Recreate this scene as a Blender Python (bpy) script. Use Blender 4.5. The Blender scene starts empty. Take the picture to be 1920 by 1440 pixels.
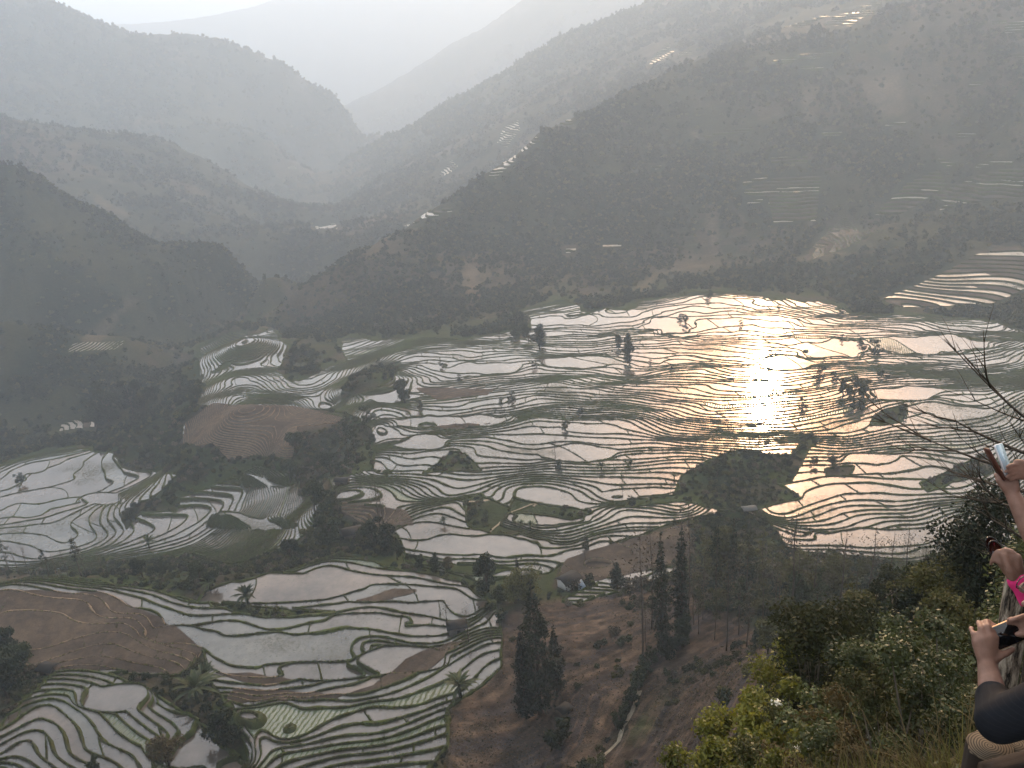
import bpy, bmesh, math, random
import numpy as np
from mathutils import Vector, Matrix
R = math.radians
rng = random.Random(7)
nrg = np.random.RandomState(11)
sc = bpy.context.scene
COL = sc.collection

# ---------------------------------------------------------------- camera, sky, sun, exposure
FPX, PITCH, ROLL = 1630.0, R(22.5), R(4.5)      # the phone was held a little askew
CT, ST = math.cos(PITCH), math.sin(PITCH)
cd = bpy.data.cameras.new("camera")
cam = bpy.data.objects.new("camera", cd); COL.objects.link(cam)
CR, SR = math.cos(ROLL), math.sin(ROLL)
_f = np.array([0, CT, -ST]); _r0 = np.array([1., 0, 0]); _u0 = np.array([0, ST, CT])
_r = CR * _r0 - SR * _u0; _u = SR * _r0 + CR * _u0       # image right and image up in the world
cam.matrix_world = Matrix(((_r[0], _u[0], -_f[0], 0), (_r[1], _u[1], -_f[1], 0), (_r[2], _u[2], -_f[2], 0), (0, 0, 0, 1)))
cd.sensor_fit = 'HORIZONTAL'; cd.sensor_width = 36.0; cd.lens = 36.0 * FPX / 1920.0
cd.clip_start = 0.1; cd.clip_end = 60000
sc.camera = cam

_g = _f + (1435 - 960) / FPX * _r - (705 - 720) / FPX * _u
SUN_EL = math.degrees(math.atan2(-_g[2], math.hypot(_g[0], _g[1]))) + 1.7; SUN_AZ = math.degrees(math.atan2(_g[0], _g[1]))          # elevation, and bearing to the right of the view axis (+Y)
SD = Vector((math.sin(R(SUN_AZ)) * math.cos(R(SUN_EL)), math.cos(R(SUN_AZ)) * math.cos(R(SUN_EL)), math.sin(R(SUN_EL))))
w = bpy.data.worlds.new("World"); sc.world = w; w.use_nodes = True
nt = w.node_tree; N = nt.nodes; L = nt.links
bgn = N['Background']
sky = N.new('ShaderNodeTexSky'); sky.sky_type = 'NISHITA'; sky.sun_disc = False
sky.sun_elevation = R(SUN_EL); sky.sun_rotation = R(SUN_AZ)
sky.altitude = 1400; sky.air_density = 1.2; sky.dust_density = 4.0; sky.ozone_density = 1.0
# the sky's own bright aureole in thick haze round the sun
tc = N.new('ShaderNodeTexCoord')
dt = N.new('ShaderNodeVectorMath'); dt.operation = 'DOT_PRODUCT'; dt.inputs[1].default_value = SD
L.new(tc.outputs['Generated'], dt.inputs[0])
ac = N.new('ShaderNodeMath'); ac.operation = 'ARCCOSINE'; L.new(dt.outputs['Value'], ac.inputs[0])
def wmath(op, a, b):
    m = N.new('ShaderNodeMath'); m.operation = op
    for i, v in enumerate((a, b)):
        if v is None: continue
        if isinstance(v, (int, float)): m.inputs[i].default_value = v
        else: L.new(v, m.inputs[i])
    return m.outputs[0]
def lobe(width, amp):
    q = wmath('DIVIDE', ac.outputs[0], width); q = wmath('MULTIPLY', q, q); q = wmath('MULTIPLY', q, -1.0)
    return wmath('MULTIPLY', wmath('EXPONENT', q, None), amp)
def wcol(fac, c):
    m = N.new('ShaderNodeVectorMath'); m.operation = 'SCALE'; m.inputs[0].default_value = c; L.new(fac, m.inputs['Scale']); return m.outputs[0]
def wadd(a, b):
    m = N.new('ShaderNodeVectorMath'); m.operation = 'ADD'; L.new(a, m.inputs[0]); L.new(b, m.inputs[1]); return m.outputs[0]
AUR1, AUR2, HAZEY = 15.0, 12.5, 9.8
s1 = wcol(lobe(R(10), AUR1), (1.0, 0.50, 0.22))
s0 = wcol(lobe(R(5.5), 240.0), (1.0, 0.40, 0.10))
s2 = wcol(lobe(R(26), AUR2), (1.0, 0.80, 0.64))
s3 = N.new('ShaderNodeVectorMath'); s3.operation = 'SCALE'; s3.inputs['Scale'].default_value = HAZEY; s3.inputs[0].default_value = (1.0, 0.95, 0.88)
tot = wadd(wadd(wadd(wadd(sky.outputs['Color'], s0), s1), s2), s3.outputs[0])
L.new(tot, bgn.inputs['Color'])
bgn.inputs['Strength'].default_value = 0.07

sl = bpy.data.lights.new("sun", 'SUN'); sl.energy = 3.0; sl.angle = R(0.6); sl.color = (1.0, 0.66, 0.37)
so = bpy.data.objects.new("sun", sl); COL.objects.link(so)
so.rotation_euler = SD.to_track_quat('Z', 'Y').to_euler(); so.location = (0, 0, 400)

vs = sc.view_settings; vs.view_transform = 'Standard'; vs.look = 'None'; vs.gamma = 1; vs.exposure = 0.96; vs.use_curve_mapping = False
cy = sc.cycles
cy.max_bounces = 5; cy.diffuse_bounces = 2; cy.glossy_bounces = 2; cy.transmission_bounces = 2; cy.transparent_max_bounces = 4
cy.volume_bounces = 1; cy.use_denoising = True; cy.caustics_reflective = False; cy.caustics_refractive = False
cy.use_adaptive_sampling = True; cy.adaptive_threshold = 0.02; cy.sample_clamp_indirect = 6.0
HAZE_DENS = 0.00037

# ---------------------------------------------------------------- helpers
def mat(name, base, rough=0.9, spec=0.2, **kw):
    """base: list of (pos, rgb) for a noise-driven ramp, or one rgb"""
    m = bpy.data.materials.new(name); m.use_nodes = True
    nt = m.node_tree; N = nt.nodes; L = nt.links; b = N['Principled BSDF']
    b.inputs['Roughness'].default_value = rough; b.inputs['Specular IOR Level'].default_value = spec
    if kw.get('metal'): b.inputs['Metallic'].default_value = kw['metal']
    tc = N.new('ShaderNodeTexCoord')
    if isinstance(base[0], (int, float)): base = [(0.3, tuple(c * .8 for c in base)), (0.7, tuple(min(1, c * 1.15) for c in base))]
    no = N.new('ShaderNodeTexNoise'); no.inputs['Scale'].default_value = kw.get('scale', 1.0); no.inputs['Detail'].default_value = kw.get('detail', 6)
    no.inputs['Roughness'].default_value = kw.get('nrough', .6); no.inputs['Distortion'].default_value = kw.get('dist', 0)
    src = tc.outputs['Object']
    if kw.get('stretch'):
        mp = N.new('ShaderNodeMapping'); mp.inputs['Scale'].default_value = kw['stretch']; L.new(src, mp.inputs[0]); src = mp.outputs[0]
    L.new(src, no.inputs['Vector'])
    fac = no.outputs['Fac']
    if kw.get('scale2'):
        n2 = N.new('ShaderNodeTexNoise'); n2.inputs['Scale'].default_value = kw['scale2']; n2.inputs['Detail'].default_value = 4
        L.new(src, n2.inputs['Vector'])
        mx = N.new('ShaderNodeMath'); mx.operation = 'MULTIPLY_ADD'; mx.inputs[1].default_value = kw.get('mix2', .5)
        L.new(n2.outputs['Fac'], mx.inputs[0])
        m2 = N.new('ShaderNodeMath'); m2.operation = 'MULTIPLY'; m2.inputs[1].default_value = 1 - kw.get('mix2', .5)
        L.new(fac, m2.inputs[0]); L.new(m2.outputs[0], mx.inputs[2]); fac = mx.outputs[0]
    if kw.get('rnd'):
        oi = N.new('ShaderNodeObjectInfo'); mr = N.new('ShaderNodeMath'); mr.operation = 'MULTIPLY_ADD'
        mr.inputs[1].default_value = kw['rnd']; L.new(oi.outputs['Random'], mr.inputs[0])
        sb = N.new('ShaderNodeMath'); sb.operation = 'SUBTRACT'; sb.inputs[1].default_value = kw['rnd'] / 2; L.new(fac, sb.inputs[0])
        L.new(sb.outputs[0], mr.inputs[2]); fac = mr.outputs[0]
    cr = N.new('ShaderNodeValToRGB'); e = cr.color_ramp.elements
    e[0].position, e[0].color = base[0][0], (*base[0][1], 1); e[1].position, e[1].color = base[-1][0], (*base[-1][1], 1)
    for p, c in base[1:-1]:
        x = cr.color_ramp.elements.new(p); x.color = (*c, 1)
    L.new(fac, cr.inputs[0]); out = cr.outputs[0]
    if kw.get('attr'):      # per-face colour multiplier kept in a mesh attribute
        at = N.new('ShaderNodeAttribute'); at.attribute_name = kw['attr']
        mm = N.new('ShaderNodeMix'); mm.data_type = 'RGBA'; mm.blend_type = 'MULTIPLY'; mm.inputs[0].default_value = 1
        L.new(out, mm.inputs[6]); L.new(at.outputs['Color'], mm.inputs[7]); out = mm.outputs[2]
    L.new(out, b.inputs['Base Color'])
    if kw.get('bump'):
        bp = N.new('ShaderNodeBump'); bp.inputs['Strength'].default_value = kw['bump']; bp.inputs['Distance'].default_value = kw.get('bdist', .1)
        L.new(no.outputs['Fac'], bp.inputs['Height']); L.new(bp.outputs[0], b.inputs['Normal'])
    if kw.get('trans'):
        tr = N.new('ShaderNodeBsdfTranslucent'); L.new(out, tr.inputs['Color']); ms = N.new('ShaderNodeMixShader')
        ms.inputs[0].default_value = kw['trans']; L.new(b.outputs[0], ms.inputs[1]); L.new(tr.outputs[0], ms.inputs[2])
        L.new(ms.outputs[0], N['Material Output'].inputs['Surface'])
    return m

def mesh_obj(name, verts, faces, material, parent=None, smooth=False, midx=None):
    me = bpy.data.meshes.new(name)
    verts = np.asarray(verts, dtype=np.float32).reshape(-1, 3)
    if isinstance(faces, np.ndarray):
        k = faces.shape[1]; sizes = np.full(len(faces), k, dtype=np.int32); loops = faces.astype(np.int32).ravel()
    else:
        sizes = np.array([len(f) for f in faces], dtype=np.int32)
        loops = np.array([i for f in faces for i in f], dtype=np.int32)
    me.vertices.add(len(verts)); me.vertices.foreach_set('co', verts.ravel())
    me.loops.add(len(loops)); me.loops.foreach_set('vertex_index', loops)
    me.polygons.add(len(sizes)); st = np.zeros(len(sizes), dtype=np.int32); st[1:] = np.cumsum(sizes)[:-1]
    me.polygons.foreach_set('loop_start', st)
    if smooth: me.polygons.foreach_set('use_smooth', np.ones(len(sizes), dtype=bool))
    for m in (material if isinstance(material, (list, tuple)) else [material]): me.materials.append(m)
    if midx is not None: me.polygons.foreach_set('material_index', np.asarray(midx, dtype=np.int32))
    me.update(calc_edges=True); me.validate()
    o = bpy.data.objects.new(name, me); COL.objects.link(o)
    if parent: o.parent = parent
    return o
def tag(o, label=None, cat=None, group=None, kind=None):
    for k, v in (('label', label), ('category', cat), ('group', group), ('kind', kind)):
        if v: o[k] = v
    return o
def thing(name, label, cat, loc=(0, 0, 0), rz=0, group=None):
    o = bpy.data.objects.new(name, None); COL.objects.link(o); o.location = loc; o.rotation_euler = (0, 0, rz)
    o.empty_display_size = .3
    return tag(o, label, cat, group)
def dup(root, loc, rz=0, s=1, label=None, group=None, sz=None):
    def cp(o, par):
        c = o.copy(); COL.objects.link(c); c.parent = par
        for ch in o.children: cp(ch, c)
        return c
    r = cp(root, None); r.location = loc; r.rotation_euler = (0, 0, rz); r.scale = (s, s, sz or s)
    if label: r['label'] = label
    if group: r['group'] = group
    return r

# value noise -----------------------------------------------------------------
def _h(ix, iy, s):
    n = (ix * 374761393 + iy * 668265263 + s * 1442695041) & 0xffffffff
    n = ((n ^ (n >> 13)) * 1274126177) & 0xffffffff
    return ((n ^ (n >> 16)) & 0xffff) / 32767.5 - 1.0
def vnoise(x, y, s=0):
    x = np.asarray(x, float); y = np.asarray(y, float)
    ix = np.floor(x).astype(np.int64); iy = np.floor(y).astype(np.int64); fx = x - ix; fy = y - iy
    u = fx * fx * fx * (fx * (fx * 6 - 15) + 10); v = fy * fy * fy * (fy * (fy * 6 - 15) + 10)
    a = _h(ix, iy, s); b = _h(ix + 1, iy, s); c = _h(ix, iy + 1, s); d = _h(ix + 1, iy + 1, s)
    return (a * (1 - u) + b * u) * (1 - v) + (c * (1 - u) + d * u) * v
def fbm(x, y, s=0, o=4, g=.5):
    t = 0; a = 1; n = 0
    for i in range(o):
        t = t + a * vnoise(x, y, s + i * 17); n += a; a *= g; x = x * 2.03 + 11.7; y = y * 2.03 - 5.3
    return t / n
def ridged(x, y, s=0, o=5):
    t = 0; a = 1; n = 0
    for i in range(o):
        t = t + a * (1 - 2 * np.abs(vnoise(x, y, s + i * 31))); n += a; a *= .5; x = x * 2.1 + 3.1; y = y * 2.1 + 7.7
    return t / n
def sstep(a, b, x):
    t = np.clip((x - a) / (b - a), 0, 1); return t * t * (3 - 2 * t)

# photo-pixel <-> world (used only to survey the place from the photograph)
def ray(px, py):
    x = (px - 960) / FPX; y = (py - 720) / FPX
    return _f + x * _r - y * _u
def Wz(px, py, z):
    d = ray(px, py); return d * (z / d[2])
def Wd(px, py, D):
    d = ray(px, py); return d * (D / math.hypot(d[0], d[1]))
def project(X, Y, Z):
    dep = X * _f[0] + Y * _f[1] + Z * _f[2]; rt = X * _r[0] + Y * _r[1] + Z * _r[2]; up = X * _u[0] + Y * _u[1] + Z * _u[2]
    dep = np.where(dep > .1, dep, .1)
    return 960 + FPX * rt / dep, 720 - FPX * up / dep

# ---------------------------------------------------------------- survey of the terrain
CP = []; ZK = 1.1
def cz(z, *pts):
    for p in pts: CP.append(Wz(p[0], p[1], z * ZK))
def cD(*pts, drop=None, off=70):
    for px, py, D in pts:
        p = Wd(px, py, D); CP.append(p)
        if drop:
            u = np.array([p[0], p[1]]) / math.hypot(p[0], p[1])
            CP.append(np.array([p[0] + u[0] * off, p[1] + u[1] * off, p[2] - drop]))
cz(-97.2, (640,1427), (760,1410), (850,1385))
cz(-98.8, (520,1420), (640,1397), (723,1387), (827,1347))
cz(-100.0, (490,1390), (640,1368), (707,1363), (840,1320))
cz(-100.8, (450,1338), (517,1383), (567,1380), (640,1343), (700,1328), (790,1322), (853,1300))
cz(-101.6, (413,1327), (460,1330), (540,1318), (600,1322), (723,1313), (783,1293), (827,1272), (907,1223), (933,1217))
cz(-102.6, (560,1312), (673,1307), (773,1273), (840,1237), (923,1200))
cz(-104.6, (493,1290), (567,1280), (640,1253), (700,1215), (773,1220), (913,1187))
cz(-106.0, (397,1233), (427,1253), (467,1258), (533,1253), (580,1230), (640,1215), (707,1197), (773,1208), (827,1207), (873,1187), (930,1150), (350,1210), (253,1163), (160,1130), (0,1115))
cz(-107.0, (407,1173), (437,1173), (483,1198), (517,1198), (583,1178), (660,1163), (740,1185), (807,1183), (300,1177), (233,1145), (100,1107))
cz(-107.8, (0,1098), (133,1103), (267,1125), (333,1150))
cz(-108.3, (640,1143), (773,1137), (827,1153), (890,1157), (500,1150))
cz(-109.1, (723,1107), (847,1107), (907,1133), (450,1133), (533,1132), (600,1120))
cz(-110.5, (383,1117), (450,1103), (567,1070), (613,1057), (720,1073), (790,1077), (853,1093), (120,1085))
cz(-112.5, (640,1045), (760,1052), (900,1060), (1000,1062), (430,1085))
cz(-114.0, (760,1030), (840,1042), (940,1047), (1023,1045), (1073,1033), (1123,1020))
cz(-114.8, (763,997), (783,1010), (840,1015), (957,1005), (1007,1023), (1073,1027))
cz(-117.2, (623,940), (710,927), (793,947), (860,937), (1000,993), (1117,973), (1160,950), (1233,950), (1287,957))
cz(-115.8, (1150,993), (1233,987), (1333,967), (1387,957))
cz(-118.8, (630,907), (677,897), (760,910), (847,937), (910,943), (960,920), (1027,910), (1093,933), (1160,943))
cz(-119.5, (1420,960), (1453,977), (1580,967), (1700,960), (1850,930))
cz(-118.2, (1453,990), (1563,1003), (1680,980), (1780,960))
cz(-117, (1480,1030), (1567,1030), (1713,1010), (1800,977))
cz(-116, (1580,1052), (1713,1057), (1830,1040))
cz(-120.3, (630,890), (693,888), (747,893), (827,903), (1167,897), (1267,900))
cz(-122, (703,853), (773,857), (843,840), (893,867), (993,870), (1127,867), (1300,860), (1540,870), (1700,860), (1850,860))
cz(-125, (697,800), (760,820), (893,807), (993,790), (1183,785), (1267,820), (1367,825), (1483,827), (1600,830), (1750,800), (1900,790))
cz(-127.5, (700,765), (790,790), (945,785), (1100,768), (1250,776), (1400,800), (1550,792), (1640,770), (1740,750), (1900,730))
cz(-131, (660,720), (740,737), (860,742), (1000,722), (1130,726), (1200,732), (1300,730), (1400,742), (1500,738), (1600,716), (1700,712), (1900,714))
cz(-134, (800,700), (950,690), (1100,690), (1190,705), (1300,690), (1450,696), (1560,686), (1750,682), (1920,684))
cz(-137, (740,660), (830,650), (1000,650), (1150,650), (1300,650), (1500,656), (1650,652), (1900,652))
cz(-140, (860,635), (1000,625), (1100,620), (1300,605), (1500,600), (1700,612), (1900,625))
cz(-142.5, (990,590), (1090,573), (1300,553), (1450,560), (1560,573), (1700,590), (1850,602))
# tongue, brown knoll
cz(-137, (430,745), (560,762), (640,750)); cz(-140, (420,715), (520,735), (620,725), (480,632), (440,650))
cz(-143, (470,690), (680,670)); cz(-147, (385,690), (395,660), (560,665)); cz(-133, (450,770), (600,790)); cz(-142, (350,850), (370,800))
cz(-134, (520,850), (600,850)); cz(-129, (650,830), (660,790))
# lower left terraces and the slope below the lip
cz(-151, (100,1045), (200,1000)); cz(-153, (0,1000), (300,890)); cz(-158, (150,850), (50,870)); cz(-147, (350,960), (250,950))
cz(-139, (470,1000), (420,1040)); cz(-134, (560,960)); cz(-142, (480,900), (330,1040)); cz(-128, (610,900)); cz(-121, (640,1000)); cz(-116, (600,1045))
cz(-120, (330,1075)); cz(-122, (450,1060))
# dome and brown field
cz(-105, (100,1200), (250,1190)); cz(-104, (60,1250), (330,1250)); cz(-102.6, (120,1256), (200,1258), (270,1282), (333,1325), (400,1375), (460,1430))
cz(-101, (93,1275), (170,1278), (240,1310), (310,1360), (345,1400)); cz(-98.8, (50,1313), (83,1305), (150,1315), (193,1340), (227,1373), (283,1413))
cz(-97.2, (33,1357), (80,1330), (117,1347), (153,1410)); cz(-95.3, (0,1420), (43,1397), (63,1413)); cz(-101.5, (0,1290)); cz(-92, (-60,1460))
# spur on the right of the near terraces, and the wooded hillside
cz(-96, (850,1440)); cz(-100.3, (900,1290), (940,1250)); cz(-106, (945,1170)); cz(-109, (1000,1130)); cz(-111, (1130,1112)); cz(-112.5, (1200,1100), (1300,1065))
cz(-114, (1100,1060), (1200,1030), (1290,1005)); cz(-117, (1390,975)); cz(-98, (1000,1340)); cz(-104, (1100,1180)); cz(-105, (1200,1140))
cz(-94, (1100,1300), (1000,1440)); cz(-92, (1100,1440)); cz(-95, (1195,1250)); cz(-86, (1250,1380), (1300,1300)); cz(-80, (1380,1260)); cz(-96, (1350,1130)); cz(-104, (1400,1080))
cz(-108, (1500,1065)); cz(-92, (1500,1140)); cz(-100, (1700,1080)); cz(-110, (1850,1050)); cz(-78, (1650,1150)); cz(-72, (1480,1230)); cz(-70, (1620,1200))
for p in ((0,0,-2.4),(1.7,1.6,-2.8),(2.6,2.4,-2.9),(3,1.2,-2.7),(2.6,4.2,-5.2),(3.6,3.6,-4.6),(5,10,-10.8),(3.5,12,-13),(7,17,-15.6),(12,22,-18),(18,26,-19),(16,42,-33),(28,62,-46),(45,80,-54),(0,6,-8),(0,12,-15.5),(1.5,13,-15.5),
          (3,22,-27),(0,30,-34),(-10,10,-13),(0,60,-64),(8,60,-66),(8,40,-47),(13,60,-62),(5,26,-31),(17,76,-76),(-30,40,-52),(-60,60,-84),(30,10,-8),(60,40,-22),(0,-20,4),(-40,-20,2),(40,-30,8),(-100,0,-45),(-150,100,-110),(90,90,-60),
          (0,-200,40),(300,-200,60),(-400,0,-90),(-400,200,-150),(250,200,-80),(330,330,-110),(420,500,-120),(600,300,-60),(-260,250,-160),(-350,420,-180),(0,-3000,200),(-4000,0,0),(5000,0,200),(900,500,-20),(800,-200,80)):
    p = (p[0], p[1], p[2] * (1.12 if -150 < p[2] < -8 else 1)); CP.append(np.array(p, float))
# gorge and left slopes
cz(-187, (425,602), (440,590)); cz(-180, (330,700), (0,700)); cz(-172, (100,800), (380,640)); cz(-164, (240,800)); cz(-165, (180,740)); cz(-180, (190,655)); cz(-182, (330,620))
cz(-155, (700,605), (620,630)); cz(-147, (860,600)); cz(-149, (960,575)); cz(-172, (560,605)); cz(-150, (1150,552), (1300,530)); cz(-148, (1550,550), (1700,578))
cD((0,600,610), (100,500,730), (60,420,800), (200,500,745), (330,540,720), (250,640,600))
cD((-120,300,880), (8,320,870), (79,342,860), (154,392,850), (217,417,840), drop=45, off=60)
cD((292,458,800), (333,458,790), (375,456,780), (417,467,760), (500,517,710), drop=32, off=50)
cD((-150,200,1625), (0,245,1625), (150,262,1599), (267,275,1586), (346,287,1560), (400,317,1547), (458,354,1534), (520,383,1521), drop=60, off=90)
cD((300,380,1173), (100,330,1208), (430,440,1058), (583,402,1288), (560,470,989))
cD((-200,-60,2712), (0,-5,2712), (60,2,2712), (115,20,2697), (175,50,2682), (230,66,2666), (283,92,2635), (300,84,2620), (333,67,2604), (412,72,2573), (479,98,2542), (550,137,2511), (592,167,2496), (637,194,2480), (662,237,2464), (712,256,2449), drop=120, off=160)
cD((333,200,2175), (120,150,2262), (500,260,2074), (600,330,1958), (470,335,1928), (650,300,2102))
cD((600,330,2080), (793,242,2352), (843,208,2320), (922,167,2272), (960,146,2240), (993,129,2224), (1052,88,2192), (1143,56,2160), (1197,40,2144), (1256,19,2128), (1306,2,2112), (1450,-45,2080), (1700,-90,2080), (2000,-120,2080), drop=90, off=140)
cD((720,262,2368), drop=40, off=120)
cD((640,390,1475), (700,350,1500), (760,320,1500), (850,280,1475), (950,225,1438), (1050,180,1412), (1150,130,1412), (1250,90,1412), (620,440,1225), (540,520,975))
cD((440,608,605), (560,545,640), (640,490,670), (720,445,700), (800,400,740), (880,355,775), (930,322,800), (1000,270,840), (1070,233,870), (1130,195,900), (1180,160,915), drop=22, off=45)
cD((1290,140,935), (1450,105,960), (1600,50,985), (1750,10,1000), (1950,-30,1000), drop=-4, off=60)
cD((1000,450,690), (1200,400,700), (1400,350,730), (1600,300,760), (1800,250,790), (1200,250,830), (1500,200,860), (1700,400,690), (1900,380,700), (1350,480,640))
cz(-146, (1690,577), (1860,577)); cz(-141.5, (1750,520), (1890,520)); cz(-136, (1830,462), (1930,455)); cz(-148, (1505,489)); cz(-146, (1560,467)); cz(-142, (1600,425)); cz(-139, (1655,437))
cD((685,231,4250), (768,179,4250), (872,90,4165), (927,58,4080), (1001,0,4080), (1150,-90,4080), (1500,-200,4080), (2000,-200,4080), drop=250, off=300)
cD((680,262,3200), (620,300,2700))
cD((-300,95,7140), (0,80,7140), (250,75,7140), (420,58,7140), (480,38,7140), (530,15,7140), (570,0,7140), (700,-60,7140), (1000,-120,7140), (1600,-200,7140), (2200,-200,7140), (3000,-100,7140), drop=600, off=900)
cD((-900,50,3000), (-900,200,1400), (2700,0,1500), (2700,-100,3000))
for a in range(0, 360, 15): CP.append(np.array([14000 * math.sin(R(a)), 14000 * math.cos(R(a)), -200.]))
CP = np.array(CP)
# drop near-duplicates, then solve
keep = []
for i, p in enumerate(CP):
    if all(np.hypot(*(CP[j][:2] - p[:2])) > .012 * np.hypot(*p[:2]) for j in keep): keep.append(i)
CP = CP[keep]
def _phi(r2, c): return -np.sqrt(r2 + c * c)
_c = 0.02 * np.hypot(CP[:, 0], CP[:, 1]) + .2
def _A(X, Y): return _phi((X[:, None] - CP[None, :, 0]) ** 2 + (Y[:, None] - CP[None, :, 1]) ** 2, _c[None, :])
_n = len(CP); M = np.zeros((_n + 1, _n + 1)); M[:_n, :_n] = _A(CP[:, 0], CP[:, 1]); M[:_n, _n] = 1; M[_n, :_n] = 1
_w = np.linalg.lstsq(M, np.concatenate([CP[:, 2], [0]]), rcond=None)[0]
def rbf(X, Y):
    X = np.asarray(X, float); sh = X.shape; X = X.ravel(); Y = np.asarray(Y, float).ravel(); o = np.empty(len(X))
    for i in range(0, len(X), 20000): o[i:i+20000] = _A(X[i:i+20000], Y[i:i+20000]) @ _w[:_n] + _w[_n]
    return o.reshape(sh)

# ---------------------------------------------------------------- areas (outlines surveyed on the photograph)
PADDY = [
 [(372,758),(378,712),(430,684),(452,668),(430,664),(402,706),(374,706),(374,652),(430,626),(508,620),(545,650),(520,694),(560,722),(655,742),(650,770),(520,768)],
 [(640,640),(655,630),(700,640),(800,632),(870,640),(960,622),(985,640),(1000,600),(985,585),(1060,560),(1100,590),(1180,577),(1290,550),(1360,548),(1450,562),(1540,568),(1600,585),(1740,592),(1850,607),(1985,640),(1985,1040),(1880,1055),(1730,1085),(1580,1062),(1480,1035),(1440,978),(1390,960),(1290,975),(1150,1018),(1060,1045),(1030,1075),(900,1090),(760,1055),(745,1000),(640,960),(618,900),(700,880),(700,800),(640,765),(385,752),(380,700),(450,690),(455,665),(385,690),(383,655),(430,635),(500,628),(530,650),(500,690),(520,718),(600,697),(650,680)],
 [(0,1100),(60,1082),(140,1085),(300,1108),(370,1130),(385,1117),(540,1075),(640,1040),(720,1065),(860,1090),(930,1140),(940,1190),(942,1250),(900,1290),(840,1330),(840,1400),(800,1450),(470,1455),(440,1330),(400,1290),(380,1225),(340,1215),(250,1170),(190,1140),(0,1120)],
 [(-40,1400),(60,1300),(110,1262),(200,1262),(270,1290),(370,1350),(490,1455),(-40,1470)],
 [(-30,890),(60,855),(140,840),(210,850),(230,880),(330,890),(290,930),(230,960),(235,1000),(190,1070),(-30,1070)],
 [(340,935),(480,880),(560,890),(560,930),(600,940),(590,990),(540,1030),(430,1055),(350,1040),(200,1055),(260,960),(330,960)],
 [(1050,1128),(1120,1100),(1130,1080),(1300,1055),(1305,1072),(1200,1098),(1130,1115),(1080,1135)],
 [(-30,1105),(200,1112),(300,1160),(385,1218),(340,1265),(100,1255),(-30,1235)],
 [(345,795),(400,757),(560,762),(645,782),(610,800),(570,805),(545,862),(480,852),(430,862),(400,835),(340,835)],
 [(1060,1050),(1150,1022),(1290,980),(1300,1045),(1130,1090),(1040,1100)],
 [(440,1290),(600,1300),(640,1312),(420,1320)],
]
SCRUB = [
 [(1280,890),(1350,850),(1390,840),(1480,853),(1515,815),(1530,830),(1500,870),(1480,905),(1440,900),(1500,935),(1400,957),(1280,945),(1170,953),(1190,932),(1260,925)],
 [(960,930),(1000,938),(1110,962),(1070,972),(950,965)],
 [(845,848),(870,850),(900,880),(860,885),(790,888)],
 [(870,940),(900,925),(960,950),(940,985),(1000,1000),(930,1005),(880,985)],
 [(1720,905),(1850,848),(1880,870),(1740,922)], [(1640,780),(1700,760),(1690,790),(1630,800)],
 [(560,712),(600,690),(610,668),(560,668)], [(650,710),(700,685),(755,675),(740,700),(700,730),(640,745)],
 [(600,880),(700,880),(800,893),(700,885)], [(555,800),(610,790),(690,800),(700,880),(560,890)],
 [(1550,880),(1600,875),(1590,890),(1550,895)], [(760,1040),(860,1062),(1000,1066),(900,1078),(760,1055)],
 [(330,905),(400,870),(470,860),(450,885),(340,935)], [(380,1125),(500,1140),(640,1150),(500,1160),(400,1140)],
]
BROWN = [
 [(-30,1105),(200,1112),(300,1160),(385,1218),(340,1265),(100,1255),(-30,1235)],
 [(345,795),(400,757),(560,762),(645,782),(610,800),(570,805),(545,862),(480,852),(430,862),(400,835),(340,835)],
 [(780,726),(930,731),(915,745),(820,752)], [(640,942),(760,957),(775,985),(700,990),(640,965)],
 [(560,1304),(650,1300),(700,1285),(760,1235),(850,1205),(880,1200),(780,1265),(690,1300),(600,1312)],
 [(1060,1050),(1150,1022),(1290,980),(1300,1045),(1130,1090),(1040,1100)], [(660,1125),(740,1108),(780,1108),(690,1128)],
 [(440,1290),(600,1300),(640,1312),(420,1320)], [(410,1265),(470,1263),(560,1277),(500,1290)], [(790,800),(860,795),(940,790),(860,806)],
]
MTN = [
 [(1690,577),(1652,563),(1775,508),(1840,474),(1905,458),(1950,500),(1950,530),(1860,570)],
 [(1503,489),(1530,460),(1585,405),(1612,440),(1655,434),(1590,468),(1525,489)],
 [(1214,126),(1222,98),(1256,76),(1266,92),(1238,112)], [(1545,52),(1598,18),(1650,-4),(1658,10),(1600,45)],
 [(1470,62),(1545,30),(1560,36),(1500,62)], [(916,340),(955,304),(966,310),(930,342)], [(972,290),(1003,263),(1014,277),(982,294)], [(1036,246),(1068,229),(1078,238)],
 [(932,272),(945,243),(972,228),(976,244),(952,270)], [(820,330),(848,304),(860,314),(832,332)], [(1445,118),(1555,94),(1570,101),(1455,122)],
 [(1390,365),(1455,340),(1540,330),(1530,420),(1450,425),(1440,375)], [(1640,400),(1700,330),(1760,300),(1775,330),(1700,390)], [(1750,350),(1840,318),(1920,305),(1920,370),(1780,380)],
 [(125,660),(135,643),(235,638),(225,655)], [(108,808),(115,795),(178,780),(180,800)], [(1885,45),(1930,25),(1930,60),(1880,70)], [(680,234),(758,186),(764,192),(700,236)],
 [(590,426),(630,422),(634,430),(592,432)], [(758,420),(800,398),(850,392),(848,397),(800,406),(764,424)], [(1300,250),(1410,238),(1412,244),(1310,256)], [(1445,302),(1515,292),(1515,306),(1447,310)],
]
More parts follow.
